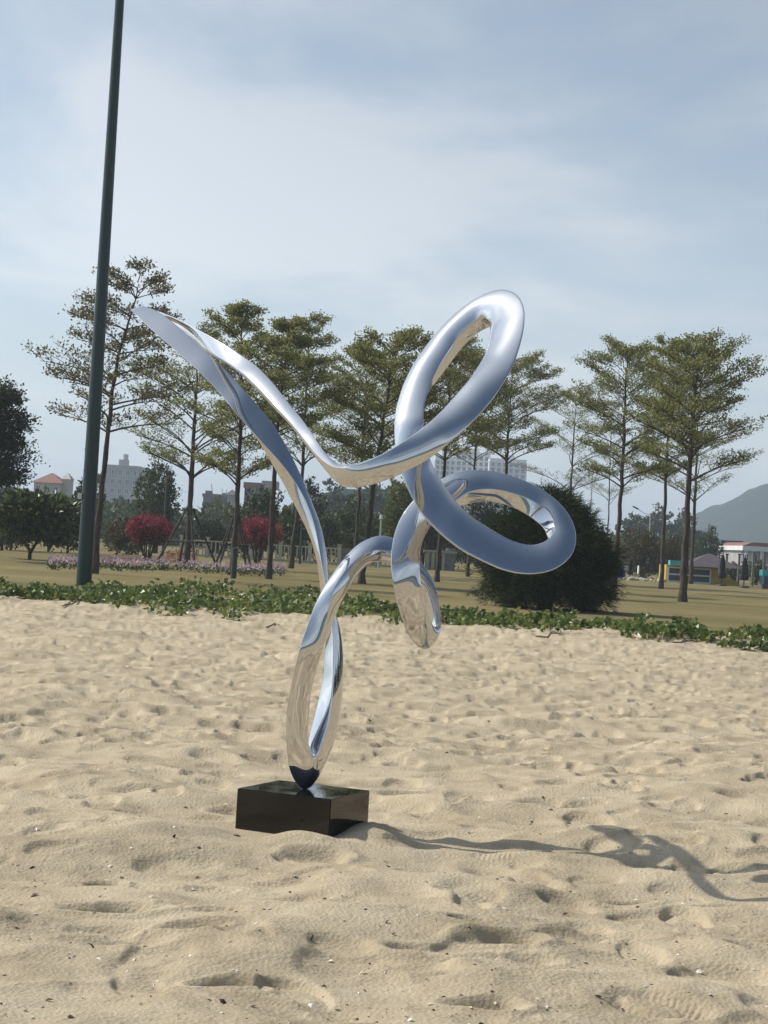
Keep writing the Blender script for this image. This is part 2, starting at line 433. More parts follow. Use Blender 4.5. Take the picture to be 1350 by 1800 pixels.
# ------------------------------------------------------------------ sand: trodden beach with foot dents, one real height field
BX, BY = -0.318, 9.69              # where the sculpture stands
class Raster:
    def __init__(s, x0, x1, y0, y1, res):
        s.x0, s.y0, s.res = x0, y0, res
        s.nx = int((x1 - x0) / res) + 1; s.ny = int((y1 - y0) / res) + 1
        s.h = np.zeros((s.ny, s.nx))
    def stamp(s, cx, cy, ang, Ls, Ws, depth, sharp, rim, tread):
        R = 1.7 * max(Ls, Ws)
        i0 = max(0, int((cx - R - s.x0) / s.res)); i1 = min(s.nx, int((cx + R - s.x0) / s.res) + 2)
        j0 = max(0, int((cy - R - s.y0) / s.res)); j1 = min(s.ny, int((cy + R - s.y0) / s.res) + 2)
        if i1 <= i0 or j1 <= j0: return
        X = s.x0 + np.arange(i0, i1) * s.res - cx; Y = (s.y0 + np.arange(j0, j1) * s.res - cy)[:, None]
        ca, sa = math.cos(ang), math.sin(ang)
        u = (X * ca + Y * sa) / Ls; v = (-X * sa + Y * ca) / (Ws * (1 + 0.18 * np.sin(2.2 * (X * ca + Y * sa) / Ls)))
        d = np.sqrt(u * u + v * v)
        t = np.clip((d - sharp) / (1 - sharp), 0, 1); mask = 1 - t * t * (3 - 2 * t)
        sub = s.h[j0:j1, i0:i1]
        floor_ = sub.mean() * 0.35 - depth * (0.8 + 0.35 * u)
        if tread: floor_ = floor_ + 0.003 * np.sign(np.sin(u * Ls * 2 * np.pi / 0.024)) * (np.abs(v) < 0.8)
        new = sub * (1 - mask) + floor_ * mask
        new = new + rim * depth * np.exp(-((d - 1.22) / 0.22) ** 2)
        s.h[j0:j1, i0:i1] = new
    def sample(s, x, y):
        fx = np.clip((x - s.x0) / s.res, 0, s.nx - 1.001); fy = np.clip((y - s.y0) / s.res, 0, s.ny - 1.001)
        i = fx.astype(int); j = fy.astype(int); fx = fx - i; fy = fy - j
        h = s.h
        return (h[j, i] * (1 - fx) + h[j, i + 1] * fx) * (1 - fy) + (h[j + 1, i] * (1 - fx) + h[j + 1, i + 1] * fx) * fy
    def weight(s, x, y, m):
        x1 = s.x0 + s.nx * s.res; y1 = s.y0 + s.ny * s.res
        d = np.minimum(np.minimum(x - s.x0, x1 - x), np.minimum(y - s.y0, y1 - y))
        return np.clip(d / m, 0, 1)

r_mid = Raster(-13, 13, 2.0, 39, 0.03)
r_near = Raster(-3.6, 3.6, 4.0, 13.5, 0.008)
rs = np.random.default_rng(11)
stamps = []
for k in range(17000):
    x = rs.uniform(-13, 13); y = rs.uniform(2, 36) if k < 11000 else rs.uniform(13, 36)
    if abs(x) > 0.3 * y + 1.2: continue
    near = y < 13
    if near and rs.random() < 0.4: continue
    s_ = rs.uniform(0.7, 1.4) * (1.3 if near else 1.0)
    stamps.append((x, y, rs.normal(0.35, 0.9) + (math.pi if rs.random() < .5 else 0), 0.135 * s_, 0.062 * s_ * rs.uniform(0.85, 1.5),
                   rs.uniform(0.012, 0.042) * (0.9 if near else 1.15), rs.uniform(0.45, 0.86), rs.uniform(0.0, 0.2), near and rs.random() < 0.07))
for st in stamps:
    if math.hypot(st[0] - BX, st[1] - BY) < 0.45: continue
    r_mid.stamp(*st)
    if st[1] < 14.2 and abs(st[0]) < 4.2: r_near.stamp(*st)
# a few clear hollows seen in the foreground: pixel of the middle, half-length / half-width in metres, direction, depth
for px, py, Ls, Ws, ang, dep in ((560, 1507, .15, .13, -.3, .06), (195, 1612, .2, .09, .25, .055), (400, 1728, .12, .07, .2, .05), (205, 1660, .19, .08, .15, .03),
                                 (880, 1665, .16, .08, .15, .05), (850, 1770, .13, .07, .0, .05), (900, 1690, .17, .06, .1, .035), (1090, 1400, .12, .08, -.2, .05),
                                 (1225, 1365, .17, .1, -.1, .05), (1150, 1380, .16, .08, .2, .045), (330, 1648, .14, .06, .3, .03), (170, 1545, .12, .05, .5, .045),
                                 (500, 1550, .15, .07, .1, .02), (1110, 1580, .13, .05, .2, .04), (940, 1555, .14, .1, .9, .04), (400, 1430, .1, .08, .2, .05), (150, 1470, .16, .06, .1, .04),
                                 (1290, 1710, .2, .1, -.5, .04), (700, 1620, .22, .1, .15, .03), (1060, 1640, .2, .09, -.1, .03), (250, 1400, .2, .08, .2, .035)):
    g = gnd(px, py)
    for r_ in (r_mid, r_near): r_.stamp(g.x, g.y, ang, Ls, Ws, dep, 0.45, 0.3, False)

def sand_h(x, y):
    z = 0.10 * fbm(x, y, 0.22, 3, 5) + 0.12 * fbm(x * 0.75, y, 1.0, 2, 21) + 0.075 * fbm(x * 0.8, y, 2.6, 2, 77)
    z = z - 0.07 * np.abs(fbm(x * 0.7, y, 1.9, 2, 210)) - 0.03 * np.abs(fbm(x * 0.8, y, 4.3, 2, 220)) + 0.015
    z = z + 0.008 * fbm(x, y, 9.0, 3, 40)
    m = r_mid.weight(x, y, 1.0); nw = r_near.weight(x, y, 0.5)
    d = r_mid.sample(x, y) * m * (1 - nw) + r_near.sample(x, y) * nw
    # level ground round the plinth with a drift against its front and right sides
    g = np.exp(-((x - BX) ** 2 + (y - BY) ** 2) / 0.35)
    z = (z + d) * (1 - 0.85 * g)
    z = z + 0.07 * np.exp(-(((x - BX - 0.02) / 0.2) ** 2 + ((y - BY + 0.52) / 0.16) ** 2))
    z = z + 0.075 * np.exp(-(((x - BX - 0.36) / 0.17) ** 2 + ((y - BY + 0.12) / 0.28) ** 2))
    # fine clods near the camera
    z = z + 0.012 * np.clip(fbm(x, y, 22.0, 3, 90) - 0.09, 0, 1) * np.clip(fbm(x, y, 1.3, 2, 91) * 6 + 0.7, 0.1, 1.8) * np.clip((14 - y) / 4, 0, 1) * (y > 3)
    # low bank where the plants begin
    z = z + 0.10 * np.exp(-((y - 34.5 + 0.03 * x) / 2.2) ** 2)
    # slopes down to the water behind the camera
    z = z - 0.045 * np.clip(-2 - y, 0, None)
    return z

NR, NCc = 800, 720
D_ = np.linspace(4930 / 4.3, 4930 / 38.0, NR)
ys = 4930 / D_
ys = np.concatenate([np.linspace(-45, 0, 46)[:-1], np.linspace(0, 4.3, 40)[:-1], ys])
us = np.linspace(-1, 1, NCc)
side = np.array([0.02, 0.05, 0.1, 0.2, 0.4, 0.8, 1.5, 3, 6, 12, 25, 50, 90, 150.0])
hw = 0.262 * np.maximum(ys, 4.3) + 0.25
XX = np.concatenate([-(hw[:, None] + side[::-1][None, :]), hw[:, None] * us[None, :], hw[:, None] + side[None, :]], axis=1)
YY = np.broadcast_to(ys[:, None], XX.shape)
ZZ = sand_h(XX, YY)
nr, nc = XX.shape
idx = np.arange(nr * nc).reshape(nr, nc)
quads = np.stack([idx[:-1, :-1], idx[:-1, 1:], idx[1:, 1:], idx[1:, :-1]], -1).reshape(-1, 4)
me = np_mesh('sand', np.stack([XX, YY, ZZ], -1).reshape(-1, 3), quads=quads, smooth=True)
tag(link('sand', me, None, M['sand']), 'pale trodden beach sand full of footprints', None, None, 'structure')

def grid_sheet(name, x0, x1, y0, y1, nx, ny, hf, mat, label):
    X, Y = np.meshgrid(np.linspace(x0, x1, nx), np.linspace(y0, y1, ny))
    Z = hf(X, Y)
    i = np.arange(nx * ny).reshape(ny, nx)
    q = np.stack([i[:-1, :-1], i[:-1, 1:], i[1:, 1:], i[1:, :-1]], -1).reshape(-1, 4)
    me = np_mesh(name, np.stack([X, Y, Z], -1).reshape(-1, 3), quads=q, smooth=True)
    return tag(link(name, me, None, mat), label, None, None, 'structure')
def lawn_h(X, Y):
    return 0.02 + 0.10 * fbm(X, Y, 0.08, 3, 3) + 0.03 * fbm(X, Y, 0.6, 2, 8) - 0.35 * np.clip((38.5 - Y) / 3.0, 0, 1)
grid_sheet('lawn', -160, 160, 34.5, 175, 200, 150, lawn_h, M['lawn'], 'dry brownish lawn beyond the beach')
grid_sheet('ground', -4000, 4000, 174.5, 5500, 30, 30, lambda X, Y: 0 * X - 0.03, noise_mat('far_ground', (0.05, 0.055, 0.025), (0.12, 0.1, 0.06), 0.02, rough=1.0), 'flat ground far beyond the park')
grid_sheet('sea', -4000, 4000, -5500, -26, 20, 20, lambda X, Y: 0 * X - 1.1, M['sea'], 'grey green sea behind the beach')
#@@END
#@@SCULPTURE
# ------------------------------------------------------------------ the mirror steel ribbon: three edge lines (P, Q, R) round a three-sided bar
ST = [
 ((536,1397),(550,1330),None),((512,1365),(544,1319),None),((506,1335),(541,1303),None),((503.5,1282),(541,1272),None),((506,1238),(544.5,1223),None),
 ((516,1187),(555.5,1176),None),((527.4,1138.5),(568,1140),None),((542,1096),(573,1106),(583,1100)),((555,1061.5),(577,1068),(592,1072)),((568.5,1035),(586,1038),(604,1049)),
 ((588,1005),(599.6,1013),(616,1027)),((608.5,977),(618,992),(631,1005)),((631,955),(640,974),(650,988)),((663,941),(665,965),(668,985)),((688,944),(688,970),(688,992)),
 ((712,958),(710,984),(706,1003)),((735,982),(729,1004),(722,1018)),((750,1002),(741,1015),(732,1028)),((763,1025),(750,1031),(741,1038)),((770,1050),(760,1053),(746,1057)),
 ((775,1080),(765,1082),(752,1080)),((777,1099),(767,1106),(756,1094)),((770,1124),(763,1103),None),((752,1143),(754,1090),None),((733,1136),(748,1070),None),
 ((713,1106),(743,1050),None),((699,1062),(740,1036),None),((692,1030),(738,1010),None),((688,995),(737,987),None),((689,967),(738,964),None),
 ((694,937),(743,948),None),((705,909),(752,929),None),((720,888),(765,912),None),((742,864),(783,895),None),((772,844),(800,881),(807,890)),
 ((798.5,832),(820.7,865),(825,884)),((828,826.7),(843,860),(847,880)),((855,826.7),(862,859),(863,880)),((884,832.6),(889,863),(883,884)),((917,843),(923,873),(909.6,894)),
 ((951,859),(949.6,886.7),(932,907)),((978,879),(966,900),(949.6,920.7)),((1000,903),(974,916),(960,932.6)),((1012,931),(975.5,929.6),(962,943)),((1013,953),(970,944),(964,946)),
 ((1006,975.5),(958.5,952.6),None),((988,993),(943.7,957.8),None),((966,1004),(932,959),None),((936,1009),(914,956),None),((906.7,1006.7),(896,949.6),None),
 ((877,998.5),(877,940),None),((847,984),(855,926.7),None),((813,967),(835.5,914),None),((783.7,945),(806,889),None),((763,926),(789.6,866.7),None),
 ((742,903.7),(777.8,850),None),((726,875.6),(766,829.6),None),((712.6,849),(757,813),None),((700,812),(748,783),None),((694.5,775),(744,762),None),
 ((694,745),(742.6,742),None),((697,717),(745,710),None),((709,677),(757,671),(762,676)),((728,638),(776,632.6),(787,643)),((757,598),(799.5,598),(813,608)),
 ((784,567),(822.6,573),(834,589)),((815,538),(840,560),(847,580)),((844,520),(848,557),(854,577)),((863,511),(854,558),(859,575)),((884,507.7),(859,562),(862,574)),
 ((901.6,511),(862,568),(862,577)),((915,526.6),(862,573),None),((922,548),(863,582),None),((919,585),(861,600),None),((907,628),(853.4,623),None),
 ((893,658),(843,642),None),((868,698),(826,668),None),((844,727),(799.5,698),None),((822.6,748),(781.5,718.5),None),((787,780),(758,741),None),
 ((752.7,807),(730,763),None),((724,822.6),(708,778),None),((695,837),(683,793.5),None),((656,851.5),(650,810),(655,808)),((631,856),(626,819),(632,816)),
 ((608,857),(602,821.5),(607,818.5)),((596.6,852.4),(588,822.5),(594.7,817)),((583,840),(578,817),(586,810)),((571.6,824.5),(568,811),(577,803)),((558.5,808),(556,799),(567,791)),
 ((542,788),(545,786),(557,776)),((526,767),(530,766),(544,756)),((506,742),(511,742),(528,734)),((481,718),(487,717),(507,709)),((453,687),(459,686),(482,676)),
 ((424,658),(430,657),(455,647)),((402,642),(407,641),(430,629)),((371,623),(376,622),(395,606)),((346,607),(350,606),(365,589)),((319,594),(322,592),(338,575)),
 ((287,580),(290,577),(310,559.5)),((257,565),(260,561),(284,549)),((236,549),(238,547),(259,541)),((225,539),(231,542),(240,536)),((237,552),None,(262,541)),
 ((258,572),None,(282,549)),((279,589.6),None,(301.5,566)),((305,612),None,(323.7,583.7)),((328,633),None,(350,607)),((350,652),None,(372.6,628)),
 ((374,676),None,(397.8,652)),((394,699),None,(417,674)),((407,716),None,(430,687)),((430,744),None,(456,718.5)),((452,768),(449,767),(480,745)),
 ((474,792),(465,790),(497.8,775)),((490,808),(476,812),(512.6,801.5)),((507,830),(488,831),(525,828)),((521,849),(499,850),(535,849.6)),((539.6,881),(515,882),(547,882)),
 ((552,915),(532,915),(560,912)),((558,945),(545,943),(568,938.5)),((561,968),(553,966),(572,965)),((566,992),(559,992),(576,990)),((571,1018),(562,1020),(577.4,1016)),
 ((576,1050),(565,1052),(582,1048)),((581,1080),(570,1085),(589.6,1078)),((584.5,1106),(573,1112),(597,1103)),((586,1138),(572,1140),(601.5,1134)),((586,1166),(569,1166),(603,1164)),
 ((586,1193),(566.7,1194),(603,1193)),((583.5,1221),(563,1222),(601.5,1223)),((580,1253),(556,1250),(597,1254)),((575,1281),(550,1275),(592.6,1285)),((567,1304),(543,1299),(583.7,1315)),
 ((560,1322),(541.5,1312),(572,1341.5)),((554,1328),(545,1322),(558,1373)),
]
NS = len(ST)
def keyed(keys):
    k = np.array(keys, dtype=float)
    return np.interp(np.arange(NS), k[:, 0], k[:, 1])
YC = keyed([(0,0),(3,-.04),(6,-.08),(9,-.03),(12,.05),(14,.12),(16,.16),(18,.14),(20,.1),(22,.05),(24,-.02),(26,-.08),(28,-.11),(30,-.09),(33,-.08),(35,-.06),(37,-.02),(40,-.015),(43,-.1),(45,-.18),(48,-.255),(51,-.31),(54,-.37),(57,-.41),(60,-.40),(62,-.33),(64,-.30),(66,-.34),(68,-.40),(70,-.48),(73,-.63),(76,-.77),(79,-.85),(82,-.86),(85,-.80),(88,-.64),(91,-.4),(94,-.03),(96,.22),(98,.48),(100,.72),(102,.82),(103,.78),(104,.68),(106,.55),(109,.38),(112,.27),(116,.2),(120,.2),(124,.18),(126,.14),(129,.08),(133,.03),(136,0)])
GX = keyed([(0,.25),(3,.3),(6,.2),(9,0),(14,0),(19,.3),(23,0),(30,0),(34,.25),(40,.28),(46,.3),(52,.35),(57,-.1),(60,-.6),(64,-.65),(68,-.85),(73,-.88),(76,-.6),(79,-.5),(83,-.4),(87,-.1),(94,0),(102,.1),(104,.3),(107,.1),(114,.1),(118,.1),(122,.2),(136,.25)])
GZ = keyed([(0,-.25),(3,-.15),(6,-.05),(9,.5),(13,.6),(16,.4),(20,0),(22,-.4),(24,-.35),(25,-.1),(26,.15),(28,.45),(31,.6),(34,.7),(46,.72),(52,.75),(55,.75),(57,.4),(60,.25),(68,.25),(74,.1),(78,-.25),(82,-.42),(85,-.5),(88,-.2),(92,-.15),(95,-.4),(97,-1.2),(100,-2.2),(102,-1.0),(104,.8),(107,.65),(110,.65),(113,.8),(117,.6),(122,.1),(128,0),(136,-.25)])
OP = keyed([(0,0),(84,0),(87,.03),(90,.06),(100,.06),(102,.04),(103,.0),(125,0),(136,0)])
OQ = keyed([(0,0),(6,0),(8,-.03),(10,-.035),(13,-.035),(15,-.02),(18,0),(100,0),(103,.03),(105,.06),(112,.06),(116,.05),(122,.04),(126,.07),(130,.09),(136,.07)])
OR = keyed([(0,.07),(5,.07),(7,.05),(9,.02),(13,.02),(16,.05),(19,.09),(24,.07),(33,.08),(35,.09),(42,.07),(46,.08),(60,.07),(64,.08),(76,.08),(82,.07),(86,.03),(89,0),(103,0),(114,0),(117,.03),(122,.03),(125,.07),(128,.12),(131,.11),(134,.06),(136,0)])
BPQ = keyed([(0,.04),(6,.05),(8,.07),(14,.1),(20,.1),(22,.05),(25,.03),(28,.06),(33,.1),(44,.1),(56,.11),(60,.14),(75,.15),(80,.15),(86,.1),(90,.06),(102,.05),(103,.06),(116,.06),(136,.05)])
BQR = keyed([(0,.05),(8,.1),(12,.16),(16,.08),(34,.04),(60,.05),(86,.1),(92,.16),(100,.06),(104,.15),(116,.1),(128,.1),(136,.05)])
BRP = keyed([(0,.15),(60,.2),(86,.1),(102,.04),(104,.02),(112,.03),(118,.07),(128,.08),(136,.09)])

pts = np.zeros((NS, 3, 3))
for i, (P_, Q_, R_) in enumerate(ST):
    P2 = np.array(P_, dtype=float)
    if i <= 102:
        Q2 = np.array(Q_, dtype=float)
        R2 = np.array(R_, dtype=float) if R_ is not None else Q2 + 0.22 * (P2 - Q2)
        mid = (P2 + Q2) / 2 if i < 86 else (Q2 + R2) / 2
    else:
        R2 = np.array(R_, dtype=float)
        Q2 = np.array(Q_, dtype=float) if Q_ is not None else P2 + 0.22 * (R2 - P2)
        mid = (P2 + R2) / 2
    s_ = BY / FPX
    for j, (pp, off) in enumerate(((P2, OP[i]), (Q2, OQ[i]), (R2, OR[i]))):
        d = (pp - mid) * s_
        Y = BY + YC[i] + 0.25 * max(at(pp[0], pp[1], BY).z - 1.25, 0.0) + GX[i] * d[0] - GZ[i] * d[1] + off
        pts[i, j] = at(pp[0], pp[1], Y)
B3 = np.stack([BPQ, BQR, BRP], -1)
# wrap: after one tour the bar has turned by one third, so edges hand over R->P, P->Q, Q->R
PADN = 8
def wrap_fwd(a): return a[:, [2, 0, 1]] if a.shape[1] == 3 else a        # (P,Q,R) at start as seen by the end -> order for continuing
# end continues into start:  P_end -> Q_start, Q_end -> R_start, R_end -> P_start
after = pts[:PADN][:, [1, 2, 0]]
before = pts[-PADN:][:, [2, 0, 1]]
afterB = B3[:PADN][:, [1, 2, 0]]; beforeB = B3[-PADN:][:, [2, 0, 1]]
allp = np.concatenate([before, pts, after]); allB = np.concatenate([beforeB, B3, afterB])
cen = allp.mean(axis=1)
s_acc = np.concatenate([[0], np.cumsum(np.linalg.norm(np.diff(cen, axis=0), axis=1))])
step = 0.010
a0, a1 = s_acc[PADN], s_acc[PADN + NS]
extra = 0.35
sv = np.arange(a0 - extra, a1 + extra, step)
def resample(arr):
    flat = arr.reshape(len(arr), -1); out = np.stack([np.interp(sv, s_acc, flat[:, c]) for c in range(flat.shape[1])], -1)
    return out
def gsmooth(a, sig):
    k = int(sig * 3) + 1; w = np.exp(-0.5 * (np.arange(-k, k + 1) / sig) ** 2); w /= w.sum()
    ap = np.pad(a, ((k, k), (0, 0)), mode='edge')
    return np.stack([np.convolve(ap[:, c], w, mode='valid') for c in range(a.shape[1])], -1)
raw = resample(allp).reshape(-1, 3, 3)
cline = raw.mean(axis=1)
sidx = np.interp(sv, s_acc, np.arange(-PADN, NS + PADN))
wl = np.clip((sidx - 84) / 4, 0, 1) * np.clip((126 - sidx) / 6, 0, 1)          # long sweeping wing: smoother
wt = np.clip((sidx - 13) / 3, 0, 1) * np.clip((31 - sidx) / 3, 0, 1)           # small hanging loop: tighter
of0 = (raw - cline[:, None, :]).reshape(len(raw), -1)
offs = gsmooth(of0, 3.4) * (1 - wl - wt)[:, None] + gsmooth(of0, 7.0) * wl[:, None] + gsmooth(of0, 2.2) * wt[:, None]
cl = gsmooth(cline, 2.6) * (1 - wl - wt)[:, None] + gsmooth(cline, 4.5) * wl[:, None] + gsmooth(cline, 2.0) * wt[:, None]
rp = cl[:, None, :] + offs.reshape(-1, 3, 3) * 1.05
rb = gsmooth(resample(allB), 5.0)
i0 = int(round(extra / step)); i1 = len(sv) - int(round(extra / step))
rp, rb = rp[i0:i1], rb[i0:i1]
KF = 14
tt = 0.5 - 0.5 * np.cos(np.linspace(0, np.pi, KF + 1))[:-1]
rings = []
for (A3, b3) in zip(rp, rb):
    ring = []
    c3 = A3.mean(axis=0)
    nrm = np.cross(A3[1] - A3[0], A3[2] - A3[0]); nrm /= np.linalg.norm(nrm) + 1e-12
    for f in range(3):
        a, b_ = A3[f], A3[(f + 1) % 3]
        e = b_ - a; w = np.linalg.norm(e)
        o = np.cross(e, nrm); o /= np.linalg.norm(o) + 1e-12
        if np.dot(o, (a + b_) / 2 - c3) < 0: o = -o
        ring.append(a + e * tt[:, None] + o * (b3[f] * w * 4 * tt * (1 - tt))[:, None])
    ring = np.concatenate(ring)
    for _ in range(2):
        ring = 0.5 * ring + 0.25 * (np.roll(ring, 1, axis=0) + np.roll(ring, -1, axis=0))
    rings.append(ring)
rings = np.array(rings); nring, kk = rings.shape[:2]
idx = np.arange(nring * kk).reshape(nring, kk)
nxt = np.roll(idx, -1, axis=1)
q1 = np.stack([idx[:-1], nxt[:-1], nxt[1:], idx[1:]], -1).reshape(-1, 4)
shift = np.roll(np.arange(kk), KF)          # last ring index k joins first ring index k+KF (P->Q)
f0 = idx[0][(np.arange(kk) + KF) % kk]; f0n = idx[0][(np.arange(kk) + 1 + KF) % kk]
q2 = np.stack([idx[-1], nxt[-1], f0n, f0], -1)
base_top = 0.2
sculpture = empty('ribbon_sculpture', (BX, BY, 0), 'mirror-polished looping steel ribbon sculpture on a low black granite base in the sand', 'sculpture')
verts = rings.reshape(-1, 3) - np.array([BX, BY, 0])
allq = np.concatenate([q1, q2])
v0 = verts[allq]
vol = np.einsum('ij,ij->i', v0[:, 0], np.cross(v0[:, 1], v0[:, 2])).sum()
me = np_mesh('steel_ribbon', verts, quads=allq if vol > 0 else allq[:, ::-1], smooth=True)
link('steel_ribbon', me, sculpture, M['steel'])
# base block, edges slightly eased
import bmesh
bm = bmesh.new()
bmesh.ops.create_cube(bm, size=1.0)
bmesh.ops.scale(bm, vec=(0.515, 0.455, 0.40), verts=bm.verts)
bmesh.ops.bevel(bm, geom=bm.edges[:], offset=0.004, segments=2, affect='EDGES')
me = bpy.data.meshes.new('granite_base'); bm.to_mesh(me); bm.free()
link('granite_base', me, sculpture, M['granite'], (0.0, 0.0, base_top - 0.2), (0, 0, rad(-24)))
#@@END
#@@VEG
# ------------------------------------------------------------------ vegetation builders
def leaf_quads(cen, length, width, rng, up=0.5, spread=1.0, fold=True, dirs=None):
    """small leaf-shaped faces (two triangles folded on the midrib) round each centre; returns verts, tris"""
    n = len(cen)
    if dirs is None:
        d = rng.normal(size=(n, 3)); d[:, 2] = d[:, 2] * spread + up
    else:
        d = dirs + rng.normal(size=(n, 3)) * spread
    d /= np.linalg.norm(d, axis=1, keepdims=True) + 1e-9
    r = rng.normal(size=(n, 3))
    sde = np.cross(d, r); sde /= np.linalg.norm(sde, axis=1, keepdims=True) + 1e-9
    nn = np.cross(sde, d)
    ln = length * rng.uniform(0.65, 1.25, (n, 1)); wd = width * rng.uniform(0.7, 1.2, (n, 1))
    p0 = cen; p1 = cen + d * ln * 0.6 + sde * wd * 0.5 + nn * wd * 0.15; p2 = cen + d * ln; p3 = cen + d * ln * 0.6 - sde * wd * 0.5 + nn * wd * 0.15
    v = np.stack([p0, p1, p2, p3], 1).reshape(-1, 3)
    b = np.arange(n)[:, None] * 4
    t = np.concatenate([b + np.array([[0, 1, 2]]), b + np.array([[0, 2, 3]])], 1).reshape(-1, 3)
    return v, t

def tier_tree(base, top, cb, R, tiers, seed, label, leafm='leaf', rtrunk=0.13, dens=1.0, via=None, prof=(0.85, 1.0, 0.9, 0.6, 0.3), barkm='bark', nbr=(5, 7), sub=6, flat=0.0, group='tiered park trees on the lawn', yaw_gap=None):
    """tree with flat layered tiers. base: world Vector on the lawn; top: world Vector; cb: height of the lowest branches; R: crown radius"""
    rng = np.random.default_rng(seed)
    b = np.array([0.0, 0, 0]); tp = np.array(top - base)
    H = tp[2]
    ctrl = [b] + ([np.array(v - base) for v in via if (v - base).z < H * .93] if via else [b + tp * 0.5 + np.array([rng.normal() * 0.04 * H * 0.5, rng.normal() * 0.04 * H * 0.5, 0])]) + [tp]
    ctrl = np.array(ctrl)
    zz_ = np.linspace(0, H, 26)
    o = np.argsort(ctrl[:, 2])
    trunk = np.stack([np.interp(zz_, ctrl[o, 2], ctrl[o, 0]), np.interp(zz_, ctrl[o, 2], ctrl[o, 1]), zz_], -1)
    for c in (0, 1):
        f = np.pad(trunk[:, c], 4, mode='edge'); trunk[:, c] = np.convolve(f, np.ones(9) / 9, 'valid')
    trunk[:, 0] -= trunk[0, 0]; trunk[:, 1] -= trunk[0, 1]
    trunk[1:-1, :2] += rng.normal(size=(24, 2)) * 0.012 * H / 8
    wob = 1 + 0.06 * rng.normal(size=26)
    rr = rtrunk * (1 - zz_ / H) ** 0.75 * wob + 0.012
    rr[0] *= 1.35; rr[1] *= 1.1
    mb = MB()
    mb.tube(np.concatenate([[trunk[0] - [0, 0, 0.25]], trunk]), np.concatenate([[rr[0]], rr]), 9)
    ros_c, ros_d = [], []
    def at_z(z): return np.array([np.interp(z, zz_, trunk[:, 0]), np.interp(z, zz_, trunk[:, 1]), z])
    def branch(p0, az, Lb, el0, el1, r0, level):
        n_ = 7 if level == 0 else 5
        pts_, p = [p0], p0.copy()
        a_ = az
        for k in range(1, n_):
            f = k / (n_ - 1)
            el = el0 + (el1 - el0) * f
            a_ += rng.normal() * 0.12
            p = p + np.array([math.cos(a_) * math.cos(el), math.sin(a_) * math.cos(el), math.sin(el)]) * Lb / (n_ - 1)
            pts_.append(p)
        pts_ = np.array(pts_)
        mb.tube(pts_, np.linspace(r0, max(0.006, r0 * 0.25), n_), 5 if level == 0 else 3, cap=False)
        if level < 2:
            m_ = (sub if level == 0 else sub - 2)
            for q in range(m_):
                f = 0.28 + 0.72 * (q + rng.uniform(0, 0.8)) / m_
                f = min(f, 0.98)
                i = int(f * (n_ - 1)); fr = f * (n_ - 1) - i
                pp = pts_[i] * (1 - fr) + pts_[min(i + 1, n_ - 1)] * fr
                sgn = 1 if q % 2 else -1
                branch(pp, a_ + sgn * rng.uniform(0.45, 0.95), Lb * (0.56 - 0.28 * f) * rng.uniform(0.8, 1.25), rng.uniform(0.15, 0.6), rng.uniform(0.1, 0.75), max(0.006, r0 * 0.42), level + 1)
        # leaf rosettes sit on the upper side along the outer part
        nros = {0: 5, 1: 4, 2: 4}[level]
        for q in range(nros):
            f = rng.uniform(0.35 if level == 0 else 0.2, 1.0)
            i = int(f * (n_ - 1.001)); fr = f * (n_ - 1) - i
            pp = pts_[i] * (1 - fr) + pts_[i + 1] * fr
            ros_c.append(pp + np.array([0, 0, rng.uniform(0, 0.09)]))
            dd = pts_[-1] - pts_[0]; dd = dd / (np.linalg.norm(dd) + 1e-9)
            ros_d.append(dd)
    for i in range(tiers):
        f = i / max(1, tiers - 1)
        z = cb + (H * 0.975 - cb) * f ** 0.95
        Rt = R * np.interp(f, np.linspace(0, 1, len(prof)), prof)
        nb = rng.integers(*nbr)
        off = rng.uniform(0, 6.28)
        for k in range(nb):
            az = off + 6.283 * k / nb + rng.normal() * 0.22
            L_ = Rt * rng.uniform(0.72, 1.12)
            if rng.random() > 0.93: continue
            branch(at_z(z + rng.normal() * 0.16), az, L_, (rng.uniform(0.55, 0.85) if f < 0.85 else 0.95) * (1 - .45 * flat), (rng.uniform(0.12, 0.4) + 0.3 * f) * (1 - .8 * flat), max(0.018, rtrunk * (0.36 - 0.2 * f)), 0)
    # leader twigs at the top
    for k in range(4):
        branch(at_z(H * 0.96), rng.uniform(0, 6.28), R * 0.3, 1.1, 0.8, 0.02, 1)
    ros_c = np.array(ros_c); ros_d = np.array(ros_d)
    per = max(2, int(round(3.3 * dens)))
    cen = np.repeat(ros_c, per, 0) + rng.normal(size=(len(ros_c) * per, 3)) * np.array([0.10, 0.10, 0.065])
    dr = np.repeat(ros_d, per, 0) * 0.35; dr[:, 2] += 0.25
    v, t = leaf_quads(cen, 0.112, 0.058, rng, dirs=dr, spread=0.65)
    root = empty('tier_tree', base, label, 'tree', group)
    mb.build('trunk', M[barkm], root, smooth=True)
    link('crown', np_mesh('crown', v, tris=t), root, M[leafm])
    return root

